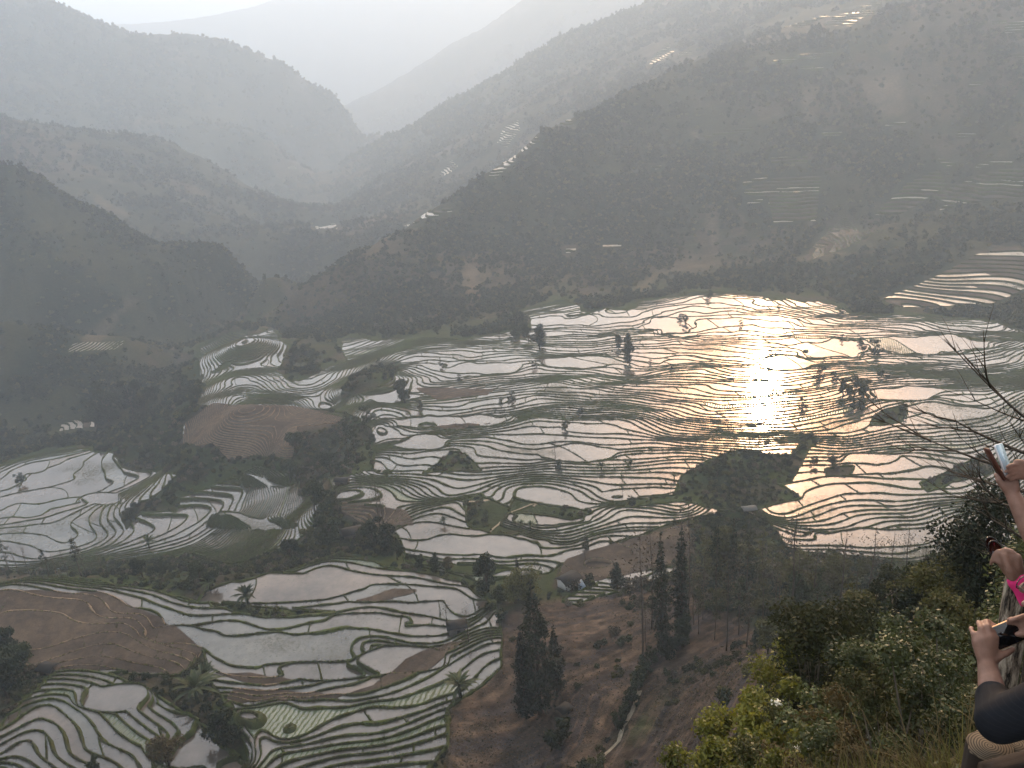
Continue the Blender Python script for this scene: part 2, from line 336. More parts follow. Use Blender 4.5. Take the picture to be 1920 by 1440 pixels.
STRIPS = [(1815,158,1845,154),(1795,238,1832,241),(1392,348,1440,337),(1464,367,1513,363),(1762,386,1797,366),(1878,362,1915,352),(1760,283,1792,296),(1860,44,1888,36),(1270,108,1298,100),(1304,122,1322,118),(1440,388,1518,384),
          (1470,60,1532,32),(1900,118,1925,116),(1400,386,1430,382),(1540,250,1580,244),(1660,225,1700,222),(1830,300,1900,296),(1130,462,1165,460),(1060,470,1080,468),(690,232,722,214),(346,285,352,278),(362,292,370,286),(378,298,386,292),(466,335,472,350),(540,322,556,318),(606,312,628,309),(925,318,968,300),(1500,130,1545,126),(1220,312,1240,310)]
for a_, b_, c_, d_ in STRIPS: MTN.append([(a_, b_ - 3), (c_, d_ - 3), (c_, d_ + 3), (a_, b_ + 3)])
SCARS = [[(868,485),(895,468),(902,560),(880,585)],[(1318,392),(1346,392),(1352,482),(1326,474)],[(1700,8),(1735,16),(1732,52),(1704,46)],[(1190,548),(1225,512),(1330,492),(1480,486),(1640,470),(1640,477),(1480,494),(1332,501),(1232,520),(1200,552)],[(1500,150),(1535,160),(1530,230),(1505,235)],[(1290,228),(1312,232),(1320,260),(1300,262)],[(1610,150),(1690,130),(1700,200),(1640,215)],[(150,640),(250,560),(262,566),(170,655)],[(640,440),(760,380),(765,390),(650,455)],[(180,350),(240,385),(235,398),(172,362)]]
def psdf(px, py, poly):
    """signed distance to polygon in pixels, negative inside"""
    P = np.array(poly, float); d = np.full(px.shape, 1e9); ins = np.zeros(px.shape, bool)
    for i in range(len(P)):
        a = P[i]; b = P[(i + 1) % len(P)]; e = b - a
        wx = px - a[0]; wy = py - a[1]; t = np.clip((wx * e[0] + wy * e[1]) / (e @ e + 1e-9), 0, 1)
        d = np.minimum(d, (wx - e[0] * t) ** 2 + (wy - e[1] * t) ** 2)
        c = ((a[1] > py) != (b[1] > py)) & (px < (b[0] - a[0]) * (py - a[1]) / (b[1] - a[1] + 1e-12) + a[0]); ins ^= c
    return np.where(ins, -1, 1) * np.sqrt(d)
def union(px, py, polys):
    d = np.full(px.shape, 1e9)
    for p in polys: d = np.minimum(d, psdf(px, py, p))
    return d
PONDS = [(560,1222,130,26),(520,1108,110,18),(880,1024,110,15),(760,1122,90,12),(1020,975,60,10),(1250,612,42,14),(1090,850,55,12),(1750,645,100,14),(1560,655,60,14),(850,790,90,9),(890,692,60,9),
         (790,830,40,10),(1100,680,60,9),(1640,860,50,9),(1700,740,60,9),(1600,880,45,9),(1800,770,70,7),(1640,1010,110,12),(600,1260,80,14),(870,1020,40,10),(190,940,35,7),(50,960,35,10),(480,985,60,10),(500,905,40,8),
         (720,740,40,9),(1180,925,50,8),(1380,925,0.1,0.1),(1470,680,40,10),(330,1190,60,14),(750,1240,60,15),(210,1310,60,18),(380,1400,60,30),(690,1165,80,12),(1440,775,0.1,.1)]
def base_level(X, Y):
    """smooth ground height with the folds of the hills"""
    z = rbf(X, Y); D = np.hypot(X, Y)
    am = sstep(520, 900, D) * (1 - sstep(3500, 5000, D)) * 10
    am = am + 1.6 * sstep(340, 600, D) + sstep(1800, 3500, D) * 6
    return z, am, D
def ground(X, Y, fine=True):
    z, am, D = base_level(X, Y)
    px, py = project(X, Y, z)
    sp = union(px, py, PADDY + MTN[:1]); off = sstep(0, 60, sp)
    X2 = X + 14 * fbm(X / 60, Y / 60, 5, 3); Y2 = Y + 14 * fbm(X / 60, Y / 60, 9, 3)
    z = z + off * am * (ridged(X2 / 170, Y2 / 170, 3, 5) - .25) + off * sstep(60, 200, D) * .7 * fbm(X / 9, Y / 9, 21, 4)
    return z, px, py, D

# ---------------------------------------------------------------- terrace levels
STEP, FINE, ZSPLIT = 0.72, 0.40, -126.72
_zs = np.array([-600., -158.0, ZSPLIT, 200.]); _ls = np.array([(ZSPLIT / STEP) - (ZSPLIT + 158.0) / FINE - 442 / .8, (ZSPLIT / STEP) - (ZSPLIT + 158.0) / FINE, ZSPLIT / STEP, 200 / STEP])
def z2l(z): return np.interp(z, _zs, _ls)
def l2z(l): return np.interp(l, _ls, _zs)
def level_z(X, Y, z, px, py, D):
    """the flooded steps: smooth height with wandering contours and broad ponds"""
    damp = sstep(60, 130, D)
    n = (.55 * fbm(X / 46, Y / 24, 41, 3) + .11 * fbm(X / 14, Y / 8, 47, 2)) * damp + .95 * fbm(X / 58, Y / 44, 53, 3) * sstep(180, 320, D) + .20 * fbm(X / 17, Y / 11, 59, 2) * sstep(200, 320, D)
    z = z + n * (1 - .55 * (1 - sstep(150, 260, D)))
    for (cx, cyy, rx, ry) in PONDS:
        q = np.sqrt(((px - cx) / (rx * 1.1)) ** 2 + ((py - cyy) / ry) ** 2) + .60 * fbm(X / 24 + cx, Y / 18, 61, 3) + .25 * fbm(X / 7, Y / 7, 63, 2)
        m = q < 1.7
        if not m.any() or rx < 1: continue
        c = Wz(cx, cyy, -120.); zc = None
        s = m & (q < .25)
        zc = float(np.mean(z[s])) if s.any() else float(np.mean(z[m]))
        zc = float(l2z(math.floor(float(z2l(zc))) + .5))
        wgt = (1 - sstep(.78, 1.35, q[m])) ** .8
        z[m] = z[m] * (1 - wgt) + zc * wgt
    return z

# whole land in one sheet (polar grid round the view point)
def stepped(a, b, n, geo=False):
    return np.geomspace(a, b, n) if geo else np.linspace(a, b, n)
azs = np.concatenate([np.linspace(-180, -60, 34)[:-1], np.linspace(-60, -43, 40)[:-1], np.linspace(-43, 37, 750)[:-1], np.linspace(37, 60, 50)[:-1], np.linspace(60, 180, 35)])
Ds = np.concatenate([np.geomspace(1.2, 60, 110)[:-1], np.geomspace(60, 700, 430)[:-1], np.geomspace(700, 3000, 290)[:-1], np.geomspace(3000, 16000, 110)])
AZ, DD = np.meshgrid(np.radians(azs), Ds, indexing='ij')
GX = np.sin(AZ) * DD; GY = np.cos(AZ) * DD
GZ, gpx, gpy, GD = ground(GX, GY)
inview = (np.abs(AZ) < R(46)) & (GD < 800)
sd_all = np.full(GX.shape, 1e3); sd_all[inview] = union(gpx[inview], gpy[inview], PADDY)
scr = np.full(GX.shape, 1e3); scr[inview] = union(gpx[inview], gpy[inview], SCRUB)
def edge_noise(X, Y): return 7 * fbm(X / 14, Y / 14, 71, 3)
SP = np.maximum(sd_all, -scr) + edge_noise(GX, GY)                 # <0 : terraced and flooded
inb = (sd_all < 40) & inview
zz = level_z(GX[inb], GY[inb], GZ[inb].copy(), gpx[inb], gpy[inb], GD[inb])
k = sstep(40, 8, sd_all[inb]); GZ[inb] = GZ[inb] * (1 - k) + zz * k
sdm = np.full(GX.shape, 1e3); mv = (np.abs(AZ) < R(46)) & (GD > 400) & (GD < 4500); sdm[mv] = union(gpx[mv], gpy[mv], MTN)
sink = 2.2 * sstep(3, -9, SP) * inview
GZs = GZ - sink - np.where(mv, 2.2 * sstep(0, -8, sdm), 0)
# dry terracing shows as faint steps on the lower faces of the hills
ht = sstep(560, 640, GD) * (1 - sstep(1000, 1300, GD)) * sstep(-.2, .3, fbm(GX / 130, GY / 130, 81, 2))
q = GZs / 4.0; fq = q - np.floor(q); GZs = GZs * (1 - ht) + ht * 4.0 * (np.floor(q) + sstep(.45, .95, fq) )
brn = np.full(GX.shape, 1e3); brn[inview] = union(gpx[inview], gpy[inview], BROWN)
# land-cover colour
col = np.zeros(GX.shape + (3,))
n1 = fbm(GX / 45, GY / 45, 91, 4); n2 = fbm(GX / 13, GY / 13, 95, 4); n3 = fbm(GX / 150, GY / 150, 99, 3)
forest = np.array([0.013, 0.019, 0.011]); scrubc = np.array([0.026, 0.028, 0.015]); dry = np.array([0.056, 0.045, 0.032]); soil = np.array([.034, .026, .020]); grass = np.array([0.027, 0.039, 0.013])
def mixc(a, b, t): return a * (1 - t[..., None]) + b * t[..., None]
col[:] = scrubc
col = mixc(col, forest, sstep(-.15, .25, n1 + .5 * n2)); col = mixc(col, dry, .8 * sstep(.12, .5, n3 + .5 * n2 - .2 * n1))
spurp = [(830,1455),(840,1330),(940,1250),(940,1150),(1000,1130),(1130,1112),(1300,1065),(1320,1120),(1500,1230),(1500,1455)]
sp = np.full(GX.shape, 1e3); nv = inview & (GD < 260) & (GD > 60); sp[nv] = psdf(gpx[nv], gpy[nv], spurp)
fph = (GX * .55 + GY * .8 + 5 * n2 + 9 * n1) * 1.7; fur = np.clip(.5 + .5 * np.sin(fph) + .5 * fbm(GX / 4, GY / 4, 109, 3), 0, 1)
sc_ = mixc(np.broadcast_to(soil, col.shape), np.array([0.034, 0.025, 0.021]), fur * .75); sc_ = sc_ * (1 + .45 * fbm(GX / 3.0, GY / 3.0, 107, 3))[..., None]; sc_ = mixc(sc_, np.array([0.071, 0.050, 0.035]), .6 * sstep(0, .5, n2)); sc_ = mixc(sc_, grass, sstep(.12, .35, n1 - .25 * n2))
stk = fbm(GZ * 1.1 + 2 * n1, (GX * .9 - GY * .5) * .045, 113, 4); st2 = fbm(GZ * 3.1, (GX * .9 - GY * .5) * .12, 117, 3)
sc_ = mixc(sc_, np.broadcast_to(np.array([.030, .027, .029]), col.shape), .8 * sstep(.0, .3, stk)); sc_ = mixc(sc_, np.broadcast_to(np.array([.066, .050, .037]), col.shape), .75 * sstep(.08, .35, st2 - .5 * stk)); sc_ = sc_ * (1 + .6 * fbm(GX / 1.6, GY / 1.6, 119, 2))[..., None]
col = mixc(col, sc_, sstep(12, -12, sp + 10 * n2))
bs = mixc(np.broadcast_to(np.array([.036, .029, .024]), col.shape), np.array([.062, .049, .037]), .6 * sstep(-.2, .5, n2))
col = mixc(col, bs, sstep(8, -4, brn + 4 * n2))
nearb = sstep(60, -10, SP) * (1 - sstep(5, -5, sp)) * inview * (brn > 6)
col = mixc(col, mixc(np.broadcast_to(grass, col.shape), dry * .8, sstep(-.1, .4, n2)), nearb * .8)
scar = np.full(GX.shape, 1e3); scar[mv] = union(gpx[mv], gpy[mv], SCARS)
col = mixc(col, np.broadcast_to(np.array([.13, .10, .07]), col.shape) * (1 + .3 * n2)[..., None], .38 * sstep(6, -8, scar + 12 * n2) * mv)
bank = [(140,840),(330,775),(420,860),(640,960),(760,1040),(640,1040),(380,1125),(0,1095),(0,1050),(200,1070),(330,960)]
ft = sstep(10, -10, sp) * .16 * np.sin(fph) * (.4 + np.abs(n2) * 1.5)
GZn = GZs + ft + (sstep(90, 200, GD) * .12 + .12 * (GD < 90)) * fbm(GX / 1.7, GY / 1.7, 103, 3)
na, nd = GX.shape
V = np.stack([GX, GY, GZn], -1).reshape(-1, 3)
ii, jj = np.meshgrid(np.arange(na - 1), np.arange(nd - 1), indexing='ij'); a = (ii * nd + jj).ravel()
F = np.stack([a, a + 1, a + nd + 1, a + nd], -1)
ctr = len(V); V = np.vstack([V, [[0, 0, GZn[:, 0].mean()]]])
m_land = mat('land_cover', [(.32, (.45, .45, .46)), (.5, (1, 1, 1)), (.68, (1.75, 1.65, 1.5))], rough=1.0, spec=.05, scale=.55, scale2=.05, mix2=.35, detail=10, nrough=.75, attr='cover', bump=.8, bdist=.8)
land = mesh_obj('hillside_terrain', V, F, m_land, smooth=True)
tag(land, kind='structure')
at = land.data.color_attributes.new('cover', 'FLOAT_COLOR', 'POINT')
cc = np.ones((len(V), 4)); cc[:-1, :3] = col.reshape(-1, 3); cc[-1, :3] = scrubc; at.data.foreach_set('color', cc.ravel())

# exact-ish height lookup on the sheet
azr = np.radians(azs)
def hgt(x, y, arr=None):
    arr = GZn if arr is None else arr
    x = np.atleast_1d(np.asarray(x, float)); y = np.atleast_1d(np.asarray(y, float))
    A = np.arctan2(x, y); D = np.clip(np.hypot(x, y), Ds[0], Ds[-1] * .999)
    i = np.clip(np.searchsorted(azr, A) - 1, 0, na - 2); j = np.clip(np.searchsorted(Ds, D) - 1, 0, nd - 2)
    u = (A - azr[i]) / (azr[i + 1] - azr[i]); v = (D - Ds[j]) / (Ds[j + 1] - Ds[j])
    return (arr[i, j] * (1 - u) * (1 - v) + arr[i + 1, j] * u * (1 - v) + arr[i, j + 1] * (1 - u) * v + arr[i + 1, j + 1] * u * v)
_ts = np.geomspace(3, 6000, 2600)
def hit(px, py, tmin=3):
    """where the line of sight through a photograph point meets the ground"""
    d = ray(px, py); ts = _ts[_ts > tmin]; X = d[0] * ts; Y = d[1] * ts; Z = d[2] * ts; h = hgt(X, Y, GZ)
    b = np.nonzero(Z < h)[0]
    if len(b) == 0: return None
    k = b[0]; t = ts[k]
    if k > 0:
        a0 = Z[k-1] - h[k-1]; a1 = Z[k] - h[k]; t = ts[k-1] + (ts[k] - ts[k-1]) * a0 / (a0 - a1)
    x, y = d[0] * t, d[1] * t
    return Vector((x, y, float(hgt(x, y, GZ)[0])))

# ---------------------------------------------------------------- terraces: flat flooded steps cut along their contours, with raised bunds
def hsh(a, b, s): return (_h(np.asarray(a, np.int64), np.asarray(b, np.int64), s) + 1) * .5
class Terr:
    def __init__(s): s.V = []; s.F = []; s.M = []; s.n = 0; s.seg = []
def clipf(poly, f, lev, keep_above):
    out = []; n = len(poly)
    for i in range(n):
        a = poly[i]; b = poly[i - 1]
        fa = a[f] - lev; fb = b[f] - lev
        if not keep_above: fa = -fa; fb = -fb
        if (fa >= 0) != (fb >= 0):
            t = fb / (fb - fa)
            c = [b[k] + (a[k] - b[k]) * t for k in range(6)]; c[f] = lev
            out.append(c)
        if fa >= 0: out.append(a)
    return out
def build_terraces(az0, az1, naz, d0, d1, ndd, polys, scrub, step, mtn=False, wet=1.0, spacing=(26, 60), seed=0):
    az = np.linspace(R(az0), R(az1), naz); ds = np.geomspace(d0, d1, ndd)
    A, D = np.meshgrid(az, ds, indexing='ij'); X = np.sin(A) * D; Y = np.cos(A) * D
    z, px, py, _ = ground(X, Y)
    S = union(px, py, polys)
    if mtn: S = S + 4.5 * fbm(X / 15, Y / 15, 71, 3) * (seed < 52) + 1.5 * fbm(X / 12, Y / 12, 71, 3)
    else:
        sa = S; S = np.maximum(S, -union(px, py, scrub)) + edge_noise(X, Y)
        m = S < 30
        z2 = z.copy(); z2[m] = level_z(X[m], Y[m], z[m].copy(), px[m], py[m], D[m]); z = z2
    B = union(px, py, BROWN) + 4 * fbm(X / 10, Y / 10, 77, 3) if not mtn else np.full(X.shape, 99.)
    Lv = z / step if mtn else z2l(z)
    zof = (lambda l: np.asarray(l, float) * step) if mtn else l2z
    U = X + (18 * fbm(X / 40, Y / 40, 83, 2) + .25 * Y)
    fld = np.stack([X, Y, Lv, S, B, U], -1)
    nd_ = len(ds)
    i, j = np.meshgrid(np.arange(naz - 1), np.arange(nd_ - 1), indexing='ij'); a = (i * nd_ + j).ravel()
    near = np.minimum.reduce([S.ravel()[a], S.ravel()[a+1], S.ravel()[a+nd_], S.ravel()[a+nd_+1]]) < 0
    a = a[near]; par = (a % 2 == 0)
    T = np.concatenate([np.stack([a, a+1, a+nd_+1], -1), np.stack([a, a+nd_+1, a+nd_], -1)])
    flat = fld.reshape(-1, 6); tf = flat[T]                                   # (t,3,6)
    def spc(n): return spacing[0] + (spacing[1] - spacing[0]) * hsh(n, n * 0 + 3, 5 + seed)
    def off(n): return 50 * hsh(n, n * 0 + 9, 6 + seed)
    nf = np.floor(tf[:, :, 2]).astype(int); same = (nf.min(1) == nf.max(1)) & (tf[:, :, 3].max(1) < 0)
    n0 = nf[:, 0]; sgn = (tf[:, :, 4] > 0); same &= (sgn.min(1) == sgn.max(1))
    Mv = (tf[:, :, 5] + off(n0)[:, None]) / spc(n0)[:, None]; mf = np.floor(Mv).astype(int); same &= (mf.min(1) == mf.max(1))
    tr = Terr(); WV = [tf[same][:, :, :2]]; 
    def kind(n, m, b):
        r = hsh(n, m, 21 + seed)
        k = np.where(r < .60, 0, np.where(r < .83, 1, np.where(r < .978, 2, 3)))
        if mtn: k = np.where(r < .7 * wet, 0, np.where(r < wet, 1, 4))
        return np.where(b < 0, 4, k)
    kk = kind(n0[same], mf[same][:, 0], tf[same][:, 0, 4]); zf = zof(n0[same] + .5) + np.where(kk == 4, .12, 0)
    v = np.concatenate([tf[same][:, :, :2], np.repeat(zf[:, None, None], 3, 1)], -1).reshape(-1, 3)
    Vs = [v]; fs = list(np.arange(len(v)).reshape(-1, 3).tolist()); ms = list(kk.tolist()); nv = len(v)
    segs = []   # x0 y0 x1 y1 zhi zlo type brown
    pv = []
    for t in tf[~same].tolist():
        l = [p[2] for p in t]; ss = [p[3] for p in t]
        if min(ss) >= 0: continue
        if max(ss) > 0: t = clipf(t, 3, 0.0, False)
        if len(t) < 3: continue
        lo = math.floor(min(p[2] for p in t)); hi = math.floor(max(p[2] for p in t) - 1e-9)
        for n in range(lo, hi + 1):
            q = t
            if n > lo: q = clipf(q, 2, float(n), True)
            if n < hi: q = clipf(q, 2, float(n + 1), False)
            if len(q) < 3: continue
            zw = float(zof(n + .5)); zb = float(zof(n - .5))
            sp_ = float(spc(np.array(n))); of = float(off(np.array(n)))
            Ms = [(p[5] + of) / sp_ for p in q]; m0 = math.floor(min(Ms)); m1 = math.floor(max(Ms) - 1e-9)
            for m in range(m0, m1 + 1):
                r = q
                if m > m0: r = clipf(r, 5, m * sp_ - of, True)
                if m < m1: r = clipf(r, 5, (m + 1) * sp_ - of, False)
                if len(r) < 3: continue
                bs_ = [p[4] for p in r]
                parts = [r] if (min(bs_) >= 0 or max(bs_) <= 0) else [clipf(r, 4, 0.0, True), clipf(r, 4, 0.0, False)]
                for g in parts:
                    if len(g) < 3: continue
                    bm = sum(p[4] for p in g)
                    kd = int(kind(np.array(n), np.array(m), np.array(bm)))
                    zp = zw + (.12 if kd == 4 else 0)
                    fs.append(list(range(nv, nv + len(g)))); ms.append(kd); nv += len(g)
                    pv.extend([(p[0], p[1], zp) for p in g])
                    br = 1 if bm < 0 else 0
                    for e in range(len(g)):
                        p = g[e - 1]; s_ = g[e]
                        if p[2] == n and s_[2] == n: segs.append((p[0], p[1], s_[0], s_[1], zw, zb, 0, br))
                        elif p[3] == 0.0 and s_[3] == 0.0: segs.append((p[0], p[1], s_[0], s_[1], zw, zw - 2.6, 1, br))
                        elif m > m0 and p[5] == m * sp_ - of and s_[5] == m * sp_ - of: segs.append((p[0], p[1], s_[0], s_[1], zw, zw, 2, br))
    Vs.append(np.array(pv, float).reshape(-1, 3)); V = np.vstack(Vs)
    sg = np.array(segs, float)
    # normals of the level, edge and cross fields looked up on the grid
    def grad(f):
        ga, gd = np.gradient(f); da = az[1] - az[0]; dl = math.log(ds[1] / ds[0]); fa = ga / da / D; fd = gd / dl / D
        return fa * np.cos(A) + fd * np.sin(A), -fa * np.sin(A) + fd * np.cos(A)
    G = [grad(Lv), grad(S), grad(U)]
    def look(x, y, ty):
        u = (np.arctan2(x, y) - az[0]) / (az[1] - az[0]); vv = np.log(np.hypot(x, y) / ds[0]) / math.log(ds[1] / ds[0])
        i = np.clip(u.astype(int), 0, naz - 2); j = np.clip(vv.astype(int), 0, nd_ - 2); u = u - i; vv = vv - j
        o = []
        for c in (0, 1):
            r = 0
            for k in (0, 1, 2):
                f = G[k][c]; val = f[i, j] * (1-u) * (1-vv) + f[i+1, j] * u * (1-vv) + f[i, j+1] * (1-u) * vv + f[i+1, j+1] * u * vv
                r = r + np.where(ty == k, val, 0)
            o.append(r)
        h = np.hypot(*o) + 1e-9
        look.h = h
        return np.stack([o[0] / h, o[1] / h], -1)
    ends = []
    ty = sg[:, 6]; br = sg[:, 7] > 0
    for c in (0, 2):
        x, y = sg[:, c], sg[:, c + 1]; nrm = look(x, y, ty); Dp = np.hypot(x, y)
        wn = vnoise(x / 3.1, y / 3.1, 131) * .42 + vnoise(x / .9, y / .9, 132) * .30 + vnoise(x / 14, y / 14, 137) * .25
        # thin clean bunds here, broad overgrown ones there
        broad = 1 + 1.2 * (1 - .5 * sstep(200, 400, Dp)) * sstep(.25, .6, vnoise(x / 38, y / 38, 133)) 
        wd = (.27 + .00022 * Dp) * (1 + wn) * np.where(ty == 2, .55, 1) * np.where(br, .7, 1) * np.where(ty == 2, 1, broad) * (1.0 if mtn else 1)
        ht_ = (.24 + .00012 * Dp + .10 * vnoise(x / 1.3, y / 1.3, 134)) * np.where(br, .45, 1) * np.where(ty == 2, .7, 1) * (.15 if mtn else 1)
        zh, zl = sg[:, 4], sg[:, 5]
        P = lambda s_, zz: np.stack([x + nrm[:, 0] * s_, y + nrm[:, 1] * s_, zz], -1)
        wd = np.where(ty == 0, np.minimum(wd, np.maximum(.17 / look.h, .10)), wd)
        # inner toe, inner shoulder, outer shoulder, outer toe  (for edge type the field grows outward)
        sgn_ = np.where(ty == 1, -1, 1)
        ends.append([P(sgn_ * wd, zh - .15), P(sgn_ * wd * .55, zh + ht_), P(-sgn_ * wd * .45, zh + ht_ * .9), P(-sgn_ * wd * np.where(ty == 0, 1.15, 1.0) - np.where(ty == 1, .5, 0), zl - .15)])
    k = len(sg); BV = np.concatenate([np.stack(ends[0], 1), np.stack(ends[1], 1)], 1).reshape(-1, 3)   # 8 per segment
    b0 = np.arange(k) * 8
    BF = np.concatenate([np.stack([b0 + q, b0 + q + 1, b0 + 5 + q, b0 + 4 + q], -1) for q in range(3)])
    BM = np.tile(br.astype(int), 3)
    return V, fs, ms, BV, BF, BM
def water_mat(name, mud, refl, rough, ripple=.35, stripes=False):
    m = bpy.data.materials.new(name); m.use_nodes = True; nt = m.node_tree; N = nt.nodes; L = nt.links; b = N['Principled BSDF']
    tc = N.new('ShaderNodeTexCoord'); no = N.new('ShaderNodeTexNoise'); no.inputs['Scale'].default_value = .06; no.inputs['Detail'].default_value = 5
    L.new(tc.outputs['Object'], no.inputs['Vector'])
    cr = N.new('ShaderNodeValToRGB'); e = cr.color_ramp.elements; e[0].position = .35; e[1].position = .7; no.inputs['Roughness'].default_value = .72; no.inputs['Detail'].default_value = 9
    e[0].color = (*[c * .5 for c in mud], 1); e[1].color = (*[c * 1.7 for c in mud], 1); L.new(no.outputs['Fac'], cr.inputs[0]); out = cr.outputs[0]
    b.inputs['IOR'].default_value = refl
    rr = N.new('ShaderNodeMapRange'); rr.inputs['From Min'].default_value = .3; rr.inputs['From Max'].default_value = .7
    rr.inputs['To Min'].default_value = rough * .5; rr.inputs['To Max'].default_value = rough * 1.4
    L.new(no.outputs['Fac'], rr.inputs[0]); L.new(rr.outputs[0], b.inputs['Roughness'])
    if stripes:
        mp = N.new('ShaderNodeMapping'); mp.inputs['Rotation'].default_value = (0, 0, .35); L.new(tc.outputs['Object'], mp.inputs[0])
        wv = N.new('ShaderNodeTexWave'); wv.inputs['Scale'].default_value = .33; wv.inputs['Distortion'].default_value = 3.5; wv.inputs['Detail'].default_value = 3; wv.inputs['Detail Scale'].default_value = 2
        L.new(mp.outputs[0], wv.inputs['Vector'])
        c2 = N.new('ShaderNodeValToRGB'); c2.color_ramp.elements[0].position = .40; c2.color_ramp.elements[1].position = .75; L.new(wv.outputs['Fac'], c2.inputs[0])
        mx = N.new('ShaderNodeMix'); mx.data_type = 'RGBA'; L.new(c2.outputs[0], mx.inputs[0]); L.new(out, mx.inputs[6]); mx.inputs[7].default_value = (.042, .060, .022, 1); out = mx.outputs[2]
        r2 = N.new('ShaderNodeMath'); r2.operation = 'MULTIPLY_ADD'; r2.inputs[1].default_value = .7; L.new(c2.outputs[0], r2.inputs[0]); L.new(rr.outputs[0], r2.inputs[2]); L.new(r2.outputs[0], b.inputs['Roughness'])
    sk = N.new('ShaderNodeTexNoise'); sk.inputs['Scale'].default_value = 1.6; sk.inputs['Detail'].default_value = 6; sk.inputs['Roughness'].default_value = .8; L.new(tc.outputs['Object'], sk.inputs['Vector'])
    s2 = N.new('ShaderNodeTexNoise'); s2.inputs['Scale'].default_value = .035; s2.inputs['Detail'].default_value = 3; L.new(tc.outputs['Object'], s2.inputs['Vector'])
    ad = N.new('ShaderNodeMath'); ad.operation = 'MULTIPLY_ADD'; ad.inputs[1].default_value = .9; L.new(s2.outputs['Fac'], ad.inputs[0]); L.new(sk.outputs['Fac'], ad.inputs[2])
    sr = N.new('ShaderNodeMapRange'); sr.inputs['From Min'].default_value = 1.04; sr.inputs['From Max'].default_value = 1.16; L.new(ad.outputs[0], sr.inputs[0])
    sx = N.new('ShaderNodeMix'); sx.data_type = 'RGBA'; L.new(sr.outputs[0], sx.inputs[0]); L.new(out, sx.inputs[6]); sx.inputs[7].default_value = (.035, .034, .018, 1); out = sx.outputs[2]
    df = N.new('ShaderNodeBsdfDiffuse'); df.inputs['Color'].default_value = (.04, .038, .02, 1); ms = N.new('ShaderNodeMixShader'); fm = N.new('ShaderNodeMath'); fm.operation = 'MULTIPLY'; fm.inputs[1].default_value = .75
    L.new(sr.outputs[0], fm.inputs[0]); L.new(fm.outputs[0], ms.inputs[0]); L.new(b.outputs[0], ms.inputs[1]); L.new(df.outputs[0], ms.inputs[2]); L.new(ms.outputs[0], N['Material Output'].inputs['Surface'])
    L.new(out, b.inputs['Base Color'])
    bp = N.new('ShaderNodeBump'); bp.inputs['Strength'].default_value = ripple; bp.inputs['Distance'].default_value = .05
    n2 = N.new('ShaderNodeTexNoise'); n2.inputs['Scale'].default_value = .5; n2.inputs['Detail'].default_value = 3; L.new(tc.outputs['Object'], n2.inputs['Vector'])
    L.new(n2.outputs['Fac'], bp.inputs['Height']); L.new(bp.outputs[0], b.inputs['Normal'])
    return m
WM = [water_mat('paddy_water', (.062, .054, .046), 1.72, .10), water_mat('paddy_water_still', (.056, .056, .048), 1.72, .10),
      water_mat('paddy_water_muddy', (.085, .068, .054), 1.62, .15), water_mat('seedling_water', (.09, .10, .07), 1.65, .2, stripes=True),
      mat('fallow_soil', [(.36, (.022, .018, .015)), (.5, (.045, .036, .029)), (.64, (.085, .067, .050))], rough=1, spec=.05, scale=.5, scale2=.08, detail=9, nrough=.8, bump=.7, bdist=.3)]
BMt = [mat('bund_grass', [(.3, (.016, .016, .009)), (.48, (.034, .038, .015)), (.6, (.045, .060, .018)), (.72, (.085, .074, .038))], rough=1, spec=.05, scale=.8, scale2=.05, detail=8, nrough=.8, bump=.6, bdist=.2),
       mat('bund_soil', [(.3, (.08, .06, .042)), (.7, (.16, .125, .09))], rough=1, spec=.05, scale=.7, detail=8)]
jobs = [(-43, 38, 780, 88, 760, 560, PADDY, SCRUB, STEP, False, 1.0, (14, 48), 0, 'terraced_paddies', 'terrace_bunds')]
for q_, poly in enumerate(MTN):
    pts = []
    for p in poly:
        h_ = hit(*p, tmin=300)
        if h_ is not None: pts.append((math.degrees(math.atan2(h_.x, h_.y)), math.hypot(h_.x, h_.y)))
    if len(pts) < 3: continue
    a0 = min(p[0] for p in pts) - .3; a1 = max(p[0] for p in pts) + .3; d0 = min(p[1] for p in pts) - 8; d1 = max(p[1] for p in pts) + 8
    jobs.append((a0, a1, int(max(20, min(220, (a1 - a0) / .07))), max(d0, 300), d1, int(max(20, min(220, (d1 - d0) / 1.3))), [poly], [], [.85, .7][q_] if q_ < 2 else .8 if q_ in (14, 15) else 1.9, True, [.58, .9, .9, .9, .5, .8, .9, .9, .9, .9, .9, .22, .25, .16, .95, .95, .8, .7, .8, .8, .3, .3][q_] if q_ < 22 else .97, (30, 90), 50 + min(q_, 22), 'hill_terraces', 'hill_bunds'))
HV, HF, HM, HB, HBF, HBM, hn, hb = [], [], [], [], [], [], 0, 0
for jb in jobs:
    try: V_, f_, m_, bv, bf, bm_ = build_terraces(*jb[:13])
    except IndexError: print('empty patch', jb[:6]); continue
    if not jb[9]:
        o1 = mesh_obj('paddy_water', V_, f_, WM, midx=m_); tag(o1, kind='structure')
        o2 = mesh_obj('terrace_ground', bv, bf, BMt, midx=bm_); tag(o2, kind='structure')
        print('paddy faces', len(f_), 'bund', len(bf))
    else:
        m_ = [k + 5 if (k < 2 and (jb[12] >= 52 or jb[12] == 50)) else k for k in m_]; HV.append(V_); HF += [[i + hn for i in f] for f in f_]; HM += m_; hn += len(V_)
        HB.append(bv); HBF.append(bf + hb); HBM.append(bm_); hb += len(bv)
HW = [water_mat('hill_water', (.16, .14, .12), 1.85, .40), water_mat('hill_water_still', (.14, .14, .12), 1.85, .36)]
o1 = mesh_obj('hill_paddy_water', np.vstack(HV), HF, WM + HW, midx=HM); tag(o1, kind='structure')
